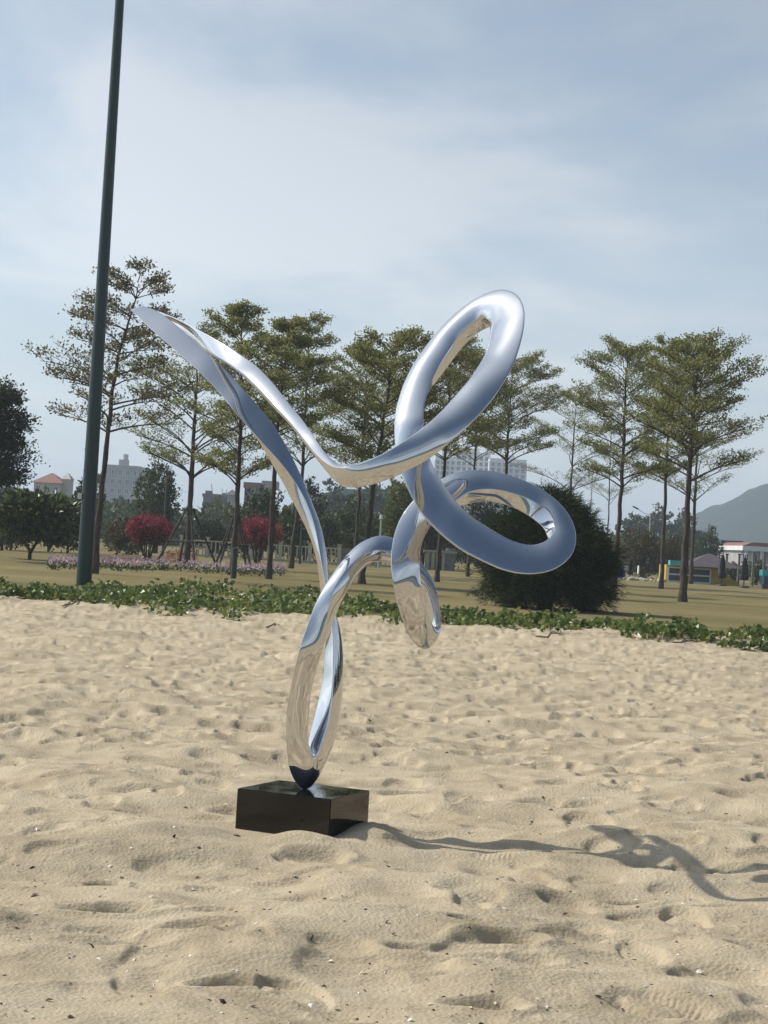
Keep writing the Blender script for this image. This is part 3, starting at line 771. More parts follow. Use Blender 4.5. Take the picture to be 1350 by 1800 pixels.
def bushy(name, label, cat, base, spec, leafm, leaf, n, seed, group=None, trunkspec=None, barkm='bark_dark', up=0.3, partname='crown', shell=0.55):
    """crown of leaf clumps spread through several overlapping lobes. spec: (dx, dy, z, rx, ry, rz) relative to base"""
    rng = np.random.default_rng(seed)
    root = empty(name, base, label, cat, group)
    vol = np.array([s_[3] * s_[4] * s_[5] for s_ in spec]) ** 0.7; vol /= vol.sum()
    cl, dl = [], []
    for s_, fr in zip(spec, vol):
        k = max(6, int(n * fr / 14))
        d = rng.normal(size=(k, 3)); d /= np.linalg.norm(d, axis=1, keepdims=True)
        rr = (shell + (1 - shell) * rng.random((k, 1)) ** 0.6) * (1 + 0.13 * rng.normal(size=(k, 1)))
        c = d * rr * np.array(s_[3:6]) + np.array(s_[:3])
        rad_ = 0.17 * min(s_[3:6])
        cc = np.repeat(c, 14, 0) + rng.normal(size=(k * 14, 3)) * rad_
        cl.append(cc); dl.append(np.repeat(d, 14, 0))
    c = np.concatenate(cl); d = np.concatenate(dl)
    keep = c[:, 2] > 0.03
    c, d = c[keep], d[keep]
    d = d * 0.7; d[:, 2] += up
    v, t = leaf_quads(c, leaf, leaf * 0.5, rng, dirs=d, spread=0.6)
    link(partname, np_mesh(partname, v, tris=t), root, M[leafm])
    if trunkspec:
        mb = MB()
        for pts_, r0, r1 in trunkspec:
            mb.tube(pts_, np.linspace(r0, r1, len(pts_)), 7)
        mb.build('trunk', M[barkm], root, smooth=True)
    return root

def gnds(px, py):
    """point on the sand surface seen at a photo pixel"""
    g = gnd(px, py)
    for _ in range(4):
        z = float(sand_h(np.array([g.x]), np.array([min(g.y, 37.5)]))[0]); g = gnd(px, py, z)
    return g
def px_size(npx, Y): return npx * Y / FPX
def ground_at(px, py): g = gnd(px, py); return Vector((g.x, g.y, 0.0))

# ------------------------------------------------------------------ the tiered trees
TT = [  # base px, via [(px,py)], top px, crown-base py, radius px, tiers, seed, density, rtrunk, leaf material, profile, label
 ((165,1010),[(172,930),(190,760),(205,620),(220,530)],(258,462),748,150,7,3,0.85,.115,'leaf_sparse',(1.0,.95,.8,.66,.5),'sparse tall tiered tree with an olive crown, just behind the green lamp post'),
 ((328,995),[(338,820),(345,690)],(352,560),838,150,7,5,1.15,.15,'leaf',(.85,1,1,.75,.35),'dark tiered tree held by a pyramid of wooden stakes'),
 ((409,1012),[(416,900),(426,700)],(424,528),838,118,8,8,1.1,.11,'leaf',(.8,1,.95,.7,.35),'straight tiered tree whose trunk rises behind the short charcoal post'),
 ((472,1018),[(480,880),(487,740)],(512,545),770,105,6,12,1.0,.10,'leaf',(.9,1,.9,.6,.3),'slim pale trunk tiered tree beside the right magenta bush'),
 ((511,1000),[(520,935),(532,860)],(548,548),815,112,8,17,1.05,.12,'leaf',(.9,1,.9,.65,.35),'tiered tree with a kinked trunk in front of the cream railing'),
 ((624,1010),[(628,900),(640,760)],(648,605),835,112,7,21,1.15,.085,'leaf',(.9,1,.95,.7,.4),'thin dark trunk tiered tree seen under the bend of the sculpture'),
 ((636,1026),[(655,880),(672,760)],(700,575),818,128,8,26,1.25,.11,'leaf',(.85,1,1,.75,.45),'leaning tiered tree whose trunk slants behind the sculpture arch'),
 ((768,1024),[(776,900),(786,760)],(795,580),806,120,8,31,1.1,.095,'leaf',(.85,1,.95,.7,.4),'tiered tree with its trunk seen right of the hanging steel loop'),
 ((822,1014),[(830,900),(838,760)],(850,608),808,100,7,36,1.0,.085,'leaf',(.8,1,.9,.7,.4),'tiered tree seen through the upper loop of the sculpture'),
 ((882,1016),[(888,900),(892,760)],(905,610),812,125,8,41,1.2,.13,'leaf',(.75,1,.95,.75,.45),'thick tiered tree rising behind the big dark bush, its crown right of the upper loop'),
 ((998,1008),[(1002,900),(1006,800)],(1014,668),862,112,5,44,1.0,.14,'leaf',(.95,1,.9,.7,.4),'low flat tiered tree directly above the dark feathery bush'),
 ((1064,1005),[(1070,900)],(1076,690),882,82,4,47,.7,.085,'leaf',(1,.9,.8,.6,.3),'small forked tiered tree right behind the dark feathery bush'),
 ((1079,1036),[(1090,900),(1098,760)],(1104,590),850,112,8,52,1.1,.13,'leaf',(.7,.85,1,.85,.5),'tiered tree with a broad flat top right of the dark feathery bush'),
 ((1162,1036),[(1168,900),(1174,760)],(1180,595),840,85,7,57,.9,.11,'leaf',(.75,.9,1,.85,.5),'slender tiered tree standing left of the nearest right-hand trunk'),
 ((1200,1058),[(1208,900),(1216,740)],(1232,588),832,128,8,61,1.05,.15,'leaf',(.9,1,.9,.85,.55),'large tiered tree nearest on the right lawn, with a ragged flat top'),
 ((1214,1027),[(1219,940),(1224,820)],(1230,655),882,118,6,66,1.0,.14,'leaf',(.9,1,.9,.8,.5),'tiered tree half hidden behind the nearest right-hand trunk'),
]
TREES = []
for (bp, via, tp, cbp, Rp, ti, sd, de, rt, lm, pf, lab) in TT:
    b0 = ground_at(*bp); Y = b0.y
    top = at(tp[0], tp[1], Y); vw = [at(x, y, Y) for x, y in via]
    cbz = at(bp[0] + (tp[0] - bp[0]) * 0.3, cbp, Y).z
    TREES.append(tier_tree(b0, b0 + (top - b0) * (1 - 0.30 * px_size(Rp, Y) / top.z), cbz, px_size(Rp, Y) * 0.9, ti, sd, lab, lm, rt * .88, de * .92, vw, pf, sub=(5 if sd == 3 else 6), flat=(1.0 if sd == 3 else .25)))
b0 = ground_at(-58, 982)
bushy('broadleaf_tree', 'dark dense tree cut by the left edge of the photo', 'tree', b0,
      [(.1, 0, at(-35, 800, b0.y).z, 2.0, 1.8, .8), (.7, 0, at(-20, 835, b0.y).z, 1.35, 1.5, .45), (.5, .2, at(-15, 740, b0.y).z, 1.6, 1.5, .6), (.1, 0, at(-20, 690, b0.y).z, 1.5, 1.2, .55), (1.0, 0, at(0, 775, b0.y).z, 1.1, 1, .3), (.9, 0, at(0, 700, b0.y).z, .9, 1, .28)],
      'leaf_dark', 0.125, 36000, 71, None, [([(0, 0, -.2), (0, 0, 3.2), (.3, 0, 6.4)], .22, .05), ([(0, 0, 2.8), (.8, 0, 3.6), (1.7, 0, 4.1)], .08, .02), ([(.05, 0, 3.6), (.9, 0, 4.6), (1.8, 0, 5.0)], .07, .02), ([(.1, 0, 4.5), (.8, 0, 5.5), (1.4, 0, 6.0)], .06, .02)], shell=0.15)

# ------------------------------------------------------------------ big feathery casuarina bush
def feathery(base, H, R, seed):
    rng = np.random.default_rng(seed)
    root = empty('casuarina_bush', base, 'big dark feathery drop-shaped bush on the lawn behind the lower right loop', 'bush')
    n = 520
    z = rng.random(n) ** 0.85
    prof = np.interp(z, [0, .06, .2, .4, .6, .8, .93, 1.0], [.66, .88, 1.0, .98, .86, .62, .34, .08])
    az = rng.uniform(0, 6.283, n)
    lump = 1 + 0.05 * np.sin(2 * az + 4 * z + 2) + 0.10 * np.sin(3 * az + 7 * z) + 0.10 * np.sin(5 * az - 11 * z + 1) + 0.10 * rng.normal(size=n)
    rr = prof * lump * (0.45 + 0.55 * rng.random(n) ** 0.3)
    c0 = np.stack([np.cos(az) * rr * R, np.sin(az) * rr * R, 0.15 + z * H * 0.95], -1)
    out0 = np.stack([np.cos(az), np.sin(az), 0.9 * z + 0.15], -1)
    m = 20
    sub = rng.normal(size=(n, m, 3)) * np.array([.17, .17, .13])
    c = (c0[:, None, :] + sub).reshape(-1, 3)
    out = (out0[:, None, :] * .8 + sub * 3.2).reshape(-1, 3)
    n = len(c)
    k = 9
    cen = np.repeat(c, k, 0) + rng.normal(size=(n * k, 3)) * 0.05
    d = np.repeat(out, k, 0) + rng.normal(size=(n * k, 3)) * 0.55
    d /= np.linalg.norm(d, axis=1, keepdims=True)
    L_ = rng.uniform(0.09, 0.25, (n * k, 1))
    sde = np.cross(d, rng.normal(size=(n * k, 3))); sde /= np.linalg.norm(sde, axis=1, keepdims=True)
    w = 0.010
    tip = cen + d * L_; tip[:, 2] -= L_[:, 0] * 0.18
    v = np.stack([cen - sde * w, cen + sde * w, tip], 1).reshape(-1, 3)
    v[:, 2] = np.maximum(v[:, 2], 0.02)
    t = np.arange(n * k * 3).reshape(-1, 3)
    link('foliage', np_mesh('foliage', v, tris=t), root, M['needle'])
    mb = MB()
    for i in range(9):
        a = i * 0.7; r1 = R * 0.75
        mb.tube([(0.08 * math.cos(a), .08 * math.sin(a), -.1), (.35 * r1 * math.cos(a), .35 * r1 * math.sin(a), H * .3), (r1 * .6 * math.cos(a), r1 * .6 * math.sin(a), H * .62)], [.05, .035, .012], 5)
    mb.build('trunk', M['bark_dark'], root)
    return root
cb0 = ground_at(958, 1072)
ctop = at(985, 876, cb0.y).z
feathery(cb0, ctop, px_size(101, cb0.y), 5)

# ------------------------------------------------------------------ shrubs, flowering bushes, background trees
def lobes(rng, W, H, D, k, z0=0.0):
    out = []
    for i in range(k):
        rx = W * rng.uniform(.28, .48)
        out.append((rng.uniform(-1, 1) * (W - rx), rng.uniform(-.6, .6) * D, z0 + H * rng.uniform(.35, .72), rx, D * rng.uniform(.4, .7), H * rng.uniform(.24, .36)))
    return out
def bg_bush(name, label, cat, px, pyb, pyt, wpx, leafm, leaf, n, seed, group=None, k=7, Y=None, trunk=True, depth=None):
    """px: middle, pyb: foot, pyt: top, wpx: half width"""
    if Y is None: b = ground_at(px, pyb)
    else: b = at(px, pyb, Y); b.z = 0
    H = at(px, pyt, b.y).z; W = px_size(wpx, b.y)
    rng = np.random.default_rng(seed)
    sp = lobes(rng, W, H, depth or W * .8, k) + [(0, 0, H * .45, W * .7, W * .6, H * .42), (0, 0, H * .72, W * .5, W * .5, H * .27)]
    tr = [([(0, 0, -.2), (.02 * H, 0, H * .4), (0, 0, H * .75)], max(.05, .03 * H), .02)] if trunk else None
    return bushy(name, label, cat, b, sp, leafm, leaf, n, seed + 500, group, tr)

g_sh = 'dark shrubs along the far edge of the lawn'
# frangipani-like shrub with a forked trunk
b0 = ground_at(52, 984)
sc_ = b0.y / FPX
bushy('frangipani_shrub', 'low spreading shrub with a forked trunk and long glossy leaves, left of the lamp post', 'shrub', b0,
      [(0, 0, 85 * sc_, 62 * sc_, 1.2, 26 * sc_), (-40 * sc_, 0, 70 * sc_, 40 * sc_, 1.1, 28 * sc_), (42 * sc_, 0, 72 * sc_, 40 * sc_, 1.1, 30 * sc_), (15 * sc_, .2, 55 * sc_, 50 * sc_, 1, 25 * sc_), (-10 * sc_, 0, 100 * sc_, 40 * sc_, 1, 14 * sc_)],
      'leaf_big', 0.3, 5200, 81, None, [([(0, 0, -.1), (0, 0, .35), (-.35, .1, .8), (-.75, 0, 1.5)], .09, .03), ([(0, 0, .25), (.3, -.1, .8), (.5, .1, 1.6)], .07, .03), ([(-.3, .1, .75), (-.1, 0, 1.5)], .05, .02)])
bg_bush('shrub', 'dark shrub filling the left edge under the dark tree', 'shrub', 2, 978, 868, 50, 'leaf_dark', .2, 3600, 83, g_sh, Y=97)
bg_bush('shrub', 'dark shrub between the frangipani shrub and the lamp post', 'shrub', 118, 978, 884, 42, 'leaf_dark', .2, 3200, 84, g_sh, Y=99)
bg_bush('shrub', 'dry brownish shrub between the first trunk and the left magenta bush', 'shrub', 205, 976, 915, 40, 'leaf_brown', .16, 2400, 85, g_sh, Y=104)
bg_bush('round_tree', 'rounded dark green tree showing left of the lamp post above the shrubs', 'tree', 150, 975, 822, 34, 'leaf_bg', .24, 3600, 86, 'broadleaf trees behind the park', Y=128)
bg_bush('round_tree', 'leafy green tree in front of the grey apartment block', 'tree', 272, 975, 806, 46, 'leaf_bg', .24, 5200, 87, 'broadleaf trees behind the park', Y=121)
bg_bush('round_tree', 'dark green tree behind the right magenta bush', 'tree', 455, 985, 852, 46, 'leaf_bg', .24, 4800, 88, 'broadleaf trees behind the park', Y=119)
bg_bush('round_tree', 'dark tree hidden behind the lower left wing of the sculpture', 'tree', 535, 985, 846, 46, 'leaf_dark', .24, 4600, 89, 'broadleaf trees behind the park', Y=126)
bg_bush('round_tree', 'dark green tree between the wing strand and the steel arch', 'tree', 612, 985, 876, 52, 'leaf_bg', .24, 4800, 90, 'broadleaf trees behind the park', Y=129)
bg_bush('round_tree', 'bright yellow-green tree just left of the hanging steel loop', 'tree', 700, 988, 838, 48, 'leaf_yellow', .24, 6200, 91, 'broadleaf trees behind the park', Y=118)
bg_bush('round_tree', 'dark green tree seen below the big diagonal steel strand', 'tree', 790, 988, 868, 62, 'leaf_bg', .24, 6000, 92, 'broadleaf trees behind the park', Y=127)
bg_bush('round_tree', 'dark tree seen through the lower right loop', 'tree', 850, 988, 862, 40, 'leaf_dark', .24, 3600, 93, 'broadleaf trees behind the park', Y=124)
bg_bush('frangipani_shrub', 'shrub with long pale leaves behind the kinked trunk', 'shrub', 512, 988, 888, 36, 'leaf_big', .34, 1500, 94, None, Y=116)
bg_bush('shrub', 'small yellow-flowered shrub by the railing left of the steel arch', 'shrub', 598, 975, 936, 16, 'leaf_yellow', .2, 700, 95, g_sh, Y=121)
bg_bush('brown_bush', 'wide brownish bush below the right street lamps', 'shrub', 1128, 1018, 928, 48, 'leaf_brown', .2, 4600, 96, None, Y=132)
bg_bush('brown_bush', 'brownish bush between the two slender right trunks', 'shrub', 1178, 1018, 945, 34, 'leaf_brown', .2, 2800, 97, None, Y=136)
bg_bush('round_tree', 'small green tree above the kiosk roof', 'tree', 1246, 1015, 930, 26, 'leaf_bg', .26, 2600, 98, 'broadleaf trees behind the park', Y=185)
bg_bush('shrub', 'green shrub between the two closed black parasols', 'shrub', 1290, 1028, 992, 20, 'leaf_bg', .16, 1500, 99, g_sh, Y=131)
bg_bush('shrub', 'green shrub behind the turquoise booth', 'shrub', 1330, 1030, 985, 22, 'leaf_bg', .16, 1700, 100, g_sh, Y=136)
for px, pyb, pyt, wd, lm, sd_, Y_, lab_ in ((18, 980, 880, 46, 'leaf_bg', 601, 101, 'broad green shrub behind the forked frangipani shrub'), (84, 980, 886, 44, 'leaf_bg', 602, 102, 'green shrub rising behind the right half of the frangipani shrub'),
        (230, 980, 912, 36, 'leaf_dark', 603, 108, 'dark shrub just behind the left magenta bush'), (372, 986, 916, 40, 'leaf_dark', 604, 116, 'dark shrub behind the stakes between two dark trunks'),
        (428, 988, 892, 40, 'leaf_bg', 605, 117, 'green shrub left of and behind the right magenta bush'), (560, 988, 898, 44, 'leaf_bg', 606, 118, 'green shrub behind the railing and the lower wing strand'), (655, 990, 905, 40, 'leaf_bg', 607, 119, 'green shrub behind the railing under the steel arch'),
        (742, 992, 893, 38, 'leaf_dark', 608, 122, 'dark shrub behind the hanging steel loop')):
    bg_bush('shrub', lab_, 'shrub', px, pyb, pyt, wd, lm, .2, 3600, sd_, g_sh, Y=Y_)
rngb = np.random.default_rng(950)
cw, dw = [], []
for i in range(150):
    px = rngb.uniform(-160, 1200); Yb = rngb.uniform(188, 215); p0 = at(px, 960, Yb); hh = rngb.uniform(2.4, 4.6)
    d = rngb.normal(size=(130, 3)); d /= np.linalg.norm(d, axis=1, keepdims=True)
    cw.append(d * (.5 + .5 * rngb.random((130, 1))) * np.array([3.2, 2.4, hh * .5]) + np.array([p0.x, Yb, hh * .5])); dw.append(d + np.array([0, 0, .3]))
cw = np.concatenate(cw); dw = np.concatenate(dw)
v, t = leaf_quads(cw, .7, .42, rngb, dirs=dw, spread=.6)
tag(link('tree_belt', np_mesh('tree_belt', v, tris=t), None, M['leaf_bg']), 'low far belt of trees closing the park', 'woods', None, 'stuff')
# far trees, hazy
far = [(1112, 908, 30, 'far dark tree left of the street lamp'), (1150, 892, 34, 'tallest far dark tree behind the street lamp'), (1190, 904, 34, 'far dark tree between the slender trunk and the hill'), (1215, 930, 26, 'far tree at the foot of the hazy hill'),
       (205, 880, 26, 'far bluish tree under the grey apartment block'), (235, 890, 24, 'far bluish tree right below the grey apartment block'), (375, 880, 20, 'far tree in front of the weathered concrete house'), (585, 842, 34, 'far wooded clump left under the sculpture bend'),
       (640, 838, 36, 'far wooded clump below the sculpture bend'), (690, 846, 30, 'far wooded clump right of the sculpture bend'), (95, 872, 30, 'far tree in front of the cream villa')]
for i, (px, pyt, w, lab) in enumerate(far):
    bg_bush('far_tree', lab, 'tree', px, 985, pyt, w, 'leaf_bg', .75, 2600, 120 + i, 'far trees beyond the park', Y=330 if px > 1000 else 290, k=6)

# the wood that closes the lawn to the right of the view: one dark mass, mirrored in the steel
rngw = np.random.default_rng(900)
cw, dw = [], []
for i in range(46):
    a = rad(rngw.uniform(19, 84)); r_ = rngw.uniform(64, 84)
    ox, oy = r_ * math.sin(a), 9.7 + r_ * math.cos(a)
    d = rngw.normal(size=(420, 3)); d /= np.linalg.norm(d, axis=1, keepdims=True)
    hh = rngw.uniform(5.5, 9.5)
    cw.append(d * (0.5 + .5 * rngw.random((420, 1))) * np.array([3.4, 3.0, hh * .48]) + np.array([ox, oy, hh * .52])); dw.append(d + np.array([0, 0, .3]))
cw = np.concatenate(cw); dw = np.concatenate(dw)
v, t = leaf_quads(cw, .75, .45, rngw, dirs=dw, spread=.6)
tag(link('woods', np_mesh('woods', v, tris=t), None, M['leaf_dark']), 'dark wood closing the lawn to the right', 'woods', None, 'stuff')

# magenta bougainvillea
def bougain(px, pyb, pyt, wpx, seed, label):
    b = ground_at(px, pyb); sc = b.y / FPX
    H = at(px, pyt, b.y).z; W = wpx * sc
    rng = np.random.default_rng(seed)
    sp = [(0, 0, H * .66, W * .8, W * .7, H * .3)] + [(rng.uniform(-.6, .6) * W, rng.uniform(-.4, .4) * W, H * rng.uniform(.5, .78), W * .42, W * .4, H * .2) for _ in range(7)]
    stems = []
    for i in range(8):
        a = i * .8 + .3; r_ = W * .5
        stems.append(([(.12 * math.cos(a), .12 * math.sin(a), -.05), (.5 * r_ * math.cos(a), .5 * r_ * math.sin(a), H * .3), (r_ * math.cos(a), r_ * math.sin(a), H * .6)], .04, .015))
    root = bushy('bougainvillea_bush', label, 'flowering bush', b, sp, 'magenta', .13, 5200, seed, 'magenta bushes on the lawn', stems, partname='blossoms', shell=.35)
    sp2 = [(x, y, z * .78, rx * .85, ry * .85, rz) for x, y, z, rx, ry, rz in sp]
    rng2 = np.random.default_rng(seed + 1)
    c = []
    for s_ in sp2:
        d = rng2.normal(size=(160, 3)); c.append(d * .4 * np.array(s_[3:6]) + np.array(s_[:3]))
    c = np.concatenate(c); c[:, 2] = np.maximum(c[:, 2], .15)
    v, t = leaf_quads(c, .14, .07, rng2)
    link('leaves', np_mesh('leaves', v, tris=t), root, M['leaf_dark'])
bougain(258, 986, 904, 42, 201, 'magenta flowering bush on bare stems left of the staked tree')
bougain(452, 991, 906, 40, 207, 'magenta flowering bush on bare stems behind the pale slim trunk')

# flower beds
def scatter_stuff(name, label, cat, pts, mats_sizes, seed, leafsz=.12, mat='pink', up=.6):
    rng = np.random.default_rng(seed)
    v, t = leaf_quads(pts, leafsz, leafsz * .6, rng, up=up)
    o = link(name, np_mesh(name, v, tris=t), None, M[mat])
    return tag(o, label, cat, None, 'stuff')
rng = np.random.default_rng(300)
def bed(px0, px1, py_near, py_far, n, zmax):
    """points on the lawn inside a quadrilateral given by its near and far photo rows at both ends"""
    u = rng.random(n); w = rng.random(n)
    out = []
    for a, b_ in zip(u, w):
        px = px0 + (px1 - px0) * a
        g0 = gnd(px, py_near[0] + (py_near[1] - py_near[0]) * a); g1 = gnd(px, py_far[0] + (py_far[1] - py_far[0]) * a)
        p_ = g0 + (g1 - g0) * b_
        out.append((p_.x, p_.y, rng.random() * zmax + .03))
    return np.array(out)
fp = bed(84, 500, (1004, 1016), (991, 1003), 5200, .34)
lump = fbm(fp[:, 0], fp[:, 1], .45, 2, 9); fp = fp[lump > .0]
scatter_stuff('pink_flower_bed', 'long low bed of pale pink flowers across the left lawn', 'flower bed', np.concatenate([fp[fp[:, 2] > .19]]), None, 31, .1, 'pink')
scatter_stuff('flower_bed_leaves', 'green leaves under the pale pink flowers', 'flower bed', fp[fp[:, 2] <= .24] * np.array([1, 1, .8]), None, 32, .13, 'leaf_bg')
rf = bed(292, 345, (986, 990), (979, 982), 330, .42)
scatter_stuff('red_flower_bed', 'low red flowers in front of the railing by the staked tree', 'flower bed', rf, None, 33, .12, 'redflower')
# dark reddish soil strip along the foot of the shrubs
grid_sheet('soil_bed', gnd(-60, 985).x, gnd(330, 985).x, 92, 101, 30, 6, lambda X, Y: lawn_h(X, Y) + .03 + .08 * (1 - ((Y - 96.5) / 4.5) ** 2), M['soil'], 'reddish soil bed under the shrubs')

# ------------------------------------------------------------------ beach vine along the sand edge
rng = np.random.default_rng(400)
def vine_band(n):
    out = []
    px = rng.uniform(-130, 1480, n)
    yb = np.interp(px, [-130, 0, 120, 330, 560, 700, 850, 1000, 1150, 1350, 1480], [1046, 1052, 1050, 1064, 1072, 1086, 1098, 1110, 1124, 1141, 1150])
    yt = np.interp(px, [-130, 0, 120, 330, 560, 700, 850, 1000, 1150, 1350, 1480], [1026, 1032, 1031, 1028, 1042, 1064, 1083, 1092, 1097, 1126, 1135])
    yb = yb + 9 * fbm(px, px * 0, .02, 3, 61) * 2; yt = yt + 9 * fbm(px, px * 0 + 5, .03, 3, 62) * 2
    f = rng.random(n)
    for a, y0, y1, w in zip(px, yb, yt, f):
        out.append(gnd(a, y0 + (y1 - y0) * w, 0.11))
    return np.array([(p_.x, p_.y) for p_ in out])
xy = vine_band(21000)
cl = fbm(xy[:, 0], xy[:, 1], 1.3, 3, 63)
keep = cl > -0.02
xy, cl = xy[keep], cl[keep]
# small runners out on the sand
runs = []
for px, py, n_, w_ in ((205, 1066, 70, .28), (222, 1072, 60, .25), (275, 1070, 60, .25), (300, 1074, 90, .3), (325, 1072, 60, .25), (405, 1080, 50, .2), (440, 1078, 90, .3), (462, 1074, 60, .22), (490, 1080, 40, .2), (385, 1074, 40, .2), (345, 1068, 60, .25), (130, 1060, 30, .2),
                       (852, 1102, 60, .3), (838, 1100, 50, .25), (955, 1117, 26, .18), (985, 1120, 22, .16), (610, 1082, 60, .3), (700, 1096, 60, .3), (775, 1098, 50, .25)):
    g = gnds(px, py); runs.append(np.stack([g.x + rng.normal(size=n_) * w_ * .7, g.y + rng.normal(size=n_) * w_ * 1.5], -1))
runs = np.concatenate(runs)
allxy = np.concatenate([xy, runs])
zc = np.concatenate([np.clip(0.04 + .6 * (cl + .06), .04, .30) * rng.random(len(xy)) ** .6, rng.random(len(runs)) * .16])
zg = sand_h(allxy[:, 0], np.minimum(allxy[:, 1], 37.5))
zl = np.where(allxy[:, 1] > 37, lawn_h(allxy[:, 0], allxy[:, 1]), zg)
cen = np.stack([allxy[:, 0], allxy[:, 1], np.maximum(zg, zl) + zc], -1)
v, t = leaf_quads(cen, .108, .115, rng, up=.55, spread=.7)
tag(link('beach_vine', np_mesh('beach_vine', v, tris=t), None, M['vine']), 'low green creeping vine along the back edge of the sand', 'ground cover', None, 'stuff')
mb = MB()
for px0, py0, px1, py1 in ((110, 1071, 185, 1061), (118, 1066, 128, 1060), (128, 1063, 140, 1058), (470, 1100, 492, 1098), (300, 1070, 345, 1064), (520, 1078, 548, 1074), (1180, 1138, 1230, 1136), (940, 1120, 985, 1124)):
    a = gnds(px0, py0); b_ = gnds(px1, py1); k = 9; pts_ = []
    for i in range(k):
        f = i / (k - 1); x = a.x + (b_.x - a.x) * f; y = a.y + (b_.y - a.y) * f + math.sin(f * 5 + px0) * .25
        pts_.append((x, y, float(sand_h(np.array([x]), np.array([y]))[0]) + .02))
    mb.tube(pts_, .013, 5)
tag(mb.build('vine_runners', M['stem']), 'dry brown vine runners lying on the sand', 'ground cover', None, 'stuff')

# shells, chips and bits of wood on the near sand
def chips(n, mat, name, label, smin, smax, seed, flat=.35):
    rng = np.random.default_rng(seed)
    V, T = [], []; nn = 0
    y = 4930 / rng.uniform(4930 / (14 if mat == 'sand' else 26), 4930 / 5.2, n) ; x = rng.uniform(-1, 1, n) * (.24 * y + .2)
    z = sand_h(x, y)
    cm = fbm(x, y, 1.7, 2, 55)
    for i in range(n):
        if mat == 'sand' and cm[i] < rng.uniform(-.12, .12): continue
        s_ = rng.uniform(smin, smax) * (rng.random() ** 1.5 + .3)
        k = rng.integers(5, 8); th = np.sort(rng.uniform(0, 6.283, k)); r_ = s_ * rng.uniform(.6, 1.1, k)
        tilt = rng.normal(size=2) * .35
        px_ = np.cos(th) * r_ * rng.uniform(.8, 1.6); py_ = np.sin(th) * r_
        pz = px_ * tilt[0] + py_ * tilt[1] + s_ * flat * .4
        ring = np.stack([x[i] + px_, y[i] + py_, z[i] + pz], -1)
        apex = np.array([[x[i], y[i], z[i] + s_ * flat + s_ * .3]])
        V.append(np.concatenate([ring, apex])); T.append(np.array([(j, (j + 1) % k, k) for j in range(k)]) + nn); nn += k + 1
    me = np_mesh(name, np.concatenate(V), tris=np.concatenate(T))
    tag(link(name, me, None, M[mat]), label, 'debris', None, 'stuff')
chips(4200, 'sand', 'sand_crumbs', 'small crumbs of damp sand lying on the trodden surface', .0025, .0075, 503, .45)
chips(900, 'shell', 'shell_fragments', 'small pale shell fragments scattered over the near sand', .005, .014, 501)
chips(520, 'debris', 'beach_debris', 'small dark bits of wood and pebbles scattered over the sand', .005, .016, 502)
#@@END
#@@BUILT
# ------------------------------------------------------------------ green lamp post
def on_px(px, py, Y): return at(px, py, Y)
pb = ground_at(147, 1030); Y = pb.y
post = empty('lamp_post', pb, 'tall dark green tapering lamp post rising out of the vines on the left', 'lamp post')
ptop = at(210.5, 0, Y)
pd = (ptop - pb); k_ = 1.35
mb = MB()
r0, r1 = px_size(13.6, Y), px_size(7.9, Y)
mb.tube([(0, 0, -.3), (0, 0, 0), tuple(pd * .5), tuple(pd), tuple(pd * k_)], [r0, r0, (r0 + r1) / 2, r1, r1 - (r0 - r1) * (k_ - 1)], 28)
o = mb.build('pole', M['pole'], post, smooth=True)
mb = MB(); d = at(141, 872, Y) - pb; mb.box(d.x - .05, d.y - .1, d.z - .07, d.x + .05, d.y + .04, d.z + .07); mb.build('cable_box', M['white'], post)
mb = MB(); d = at(151.5, 790, Y) - pb; mb.tube([(d.x + .08, d.y, d.z), (d.x - .03, d.y, d.z)], .04, 10); mb.build('bolt', M['greypost'], post)

# ------------------------------------------------------------------ stake frames round two trees
def stake_frame(base, H, R, ang, label, zbar):
    root = empty('tree_stakes', base, label, 'tree stakes', 'wooden stake frames round young trees')
    pts_ = []
    for i in range(4):
        a = ang + i * math.pi / 2
        mb = MB(); mb.tube([(R * math.cos(a), R * math.sin(a), -.1), (.12 * math.cos(a), .12 * math.sin(a), H)], [.05, .042], 7)
        mb.build('stake', M['stake'], root)
        f = zbar / H; rr = R * (1 - f) + .12 * f
        pts_.append((rr * math.cos(a), rr * math.sin(a), zbar))
    for i in range(4):
        a, b_ = Vector(pts_[i]), Vector(pts_[(i + 1) % 4]); e = (b_ - a) * .12
        mb = MB(); mb.tube([tuple(a - e), tuple(b_ + e)], .04, 7); mb.build('crossbar', M['stake'], root)
    mb = MB(); mb.tube([(-.25, -.02, H * .97), (.25, .02, H * .97)], .045, 7); mb.tube([(-.02, -.25, H * .94), (.02, .25, H * .94)], .045, 7); mb.build('top_tie', M['stake'], root)
b0 = ground_at(328, 995)
stake_frame(b0, at(328, 893, b0.y).z, px_size(58, b0.y), .35, 'dark pyramid of wooden stakes round the staked tree left of centre', at(328, 952, b0.y).z)
b0 = ground_at(409, 1004)
stake_frame(b0, at(413, 905, b0.y).z, px_size(44, b0.y), 1.0, 'dark pyramid of wooden stakes behind the short charcoal post', at(413, 958, b0.y).z)

# short charcoal post
b0 = ground_at(410, 1018)
post2 = empty('short_post', b0, 'short charcoal post standing at the edge of the vines near the right magenta bush', 'post')
h_ = at(411, 966, b0.y).z; r_ = px_size(5.2, b0.y)
mb = MB(); mb.tube([(0, 0, -.2), (0, 0, h_)], r_, 14); mb.build('shaft', M['greypost'], post2, smooth=False)
mb = MB(); mb.tube([(0, 0, h_), (0, 0, h_ + .04), (0, 0, h_ + .06)], [r_ * 1.12, r_ * 1.12, r_ * .7], 14); mb.build('cap', M['greypost'], post2)

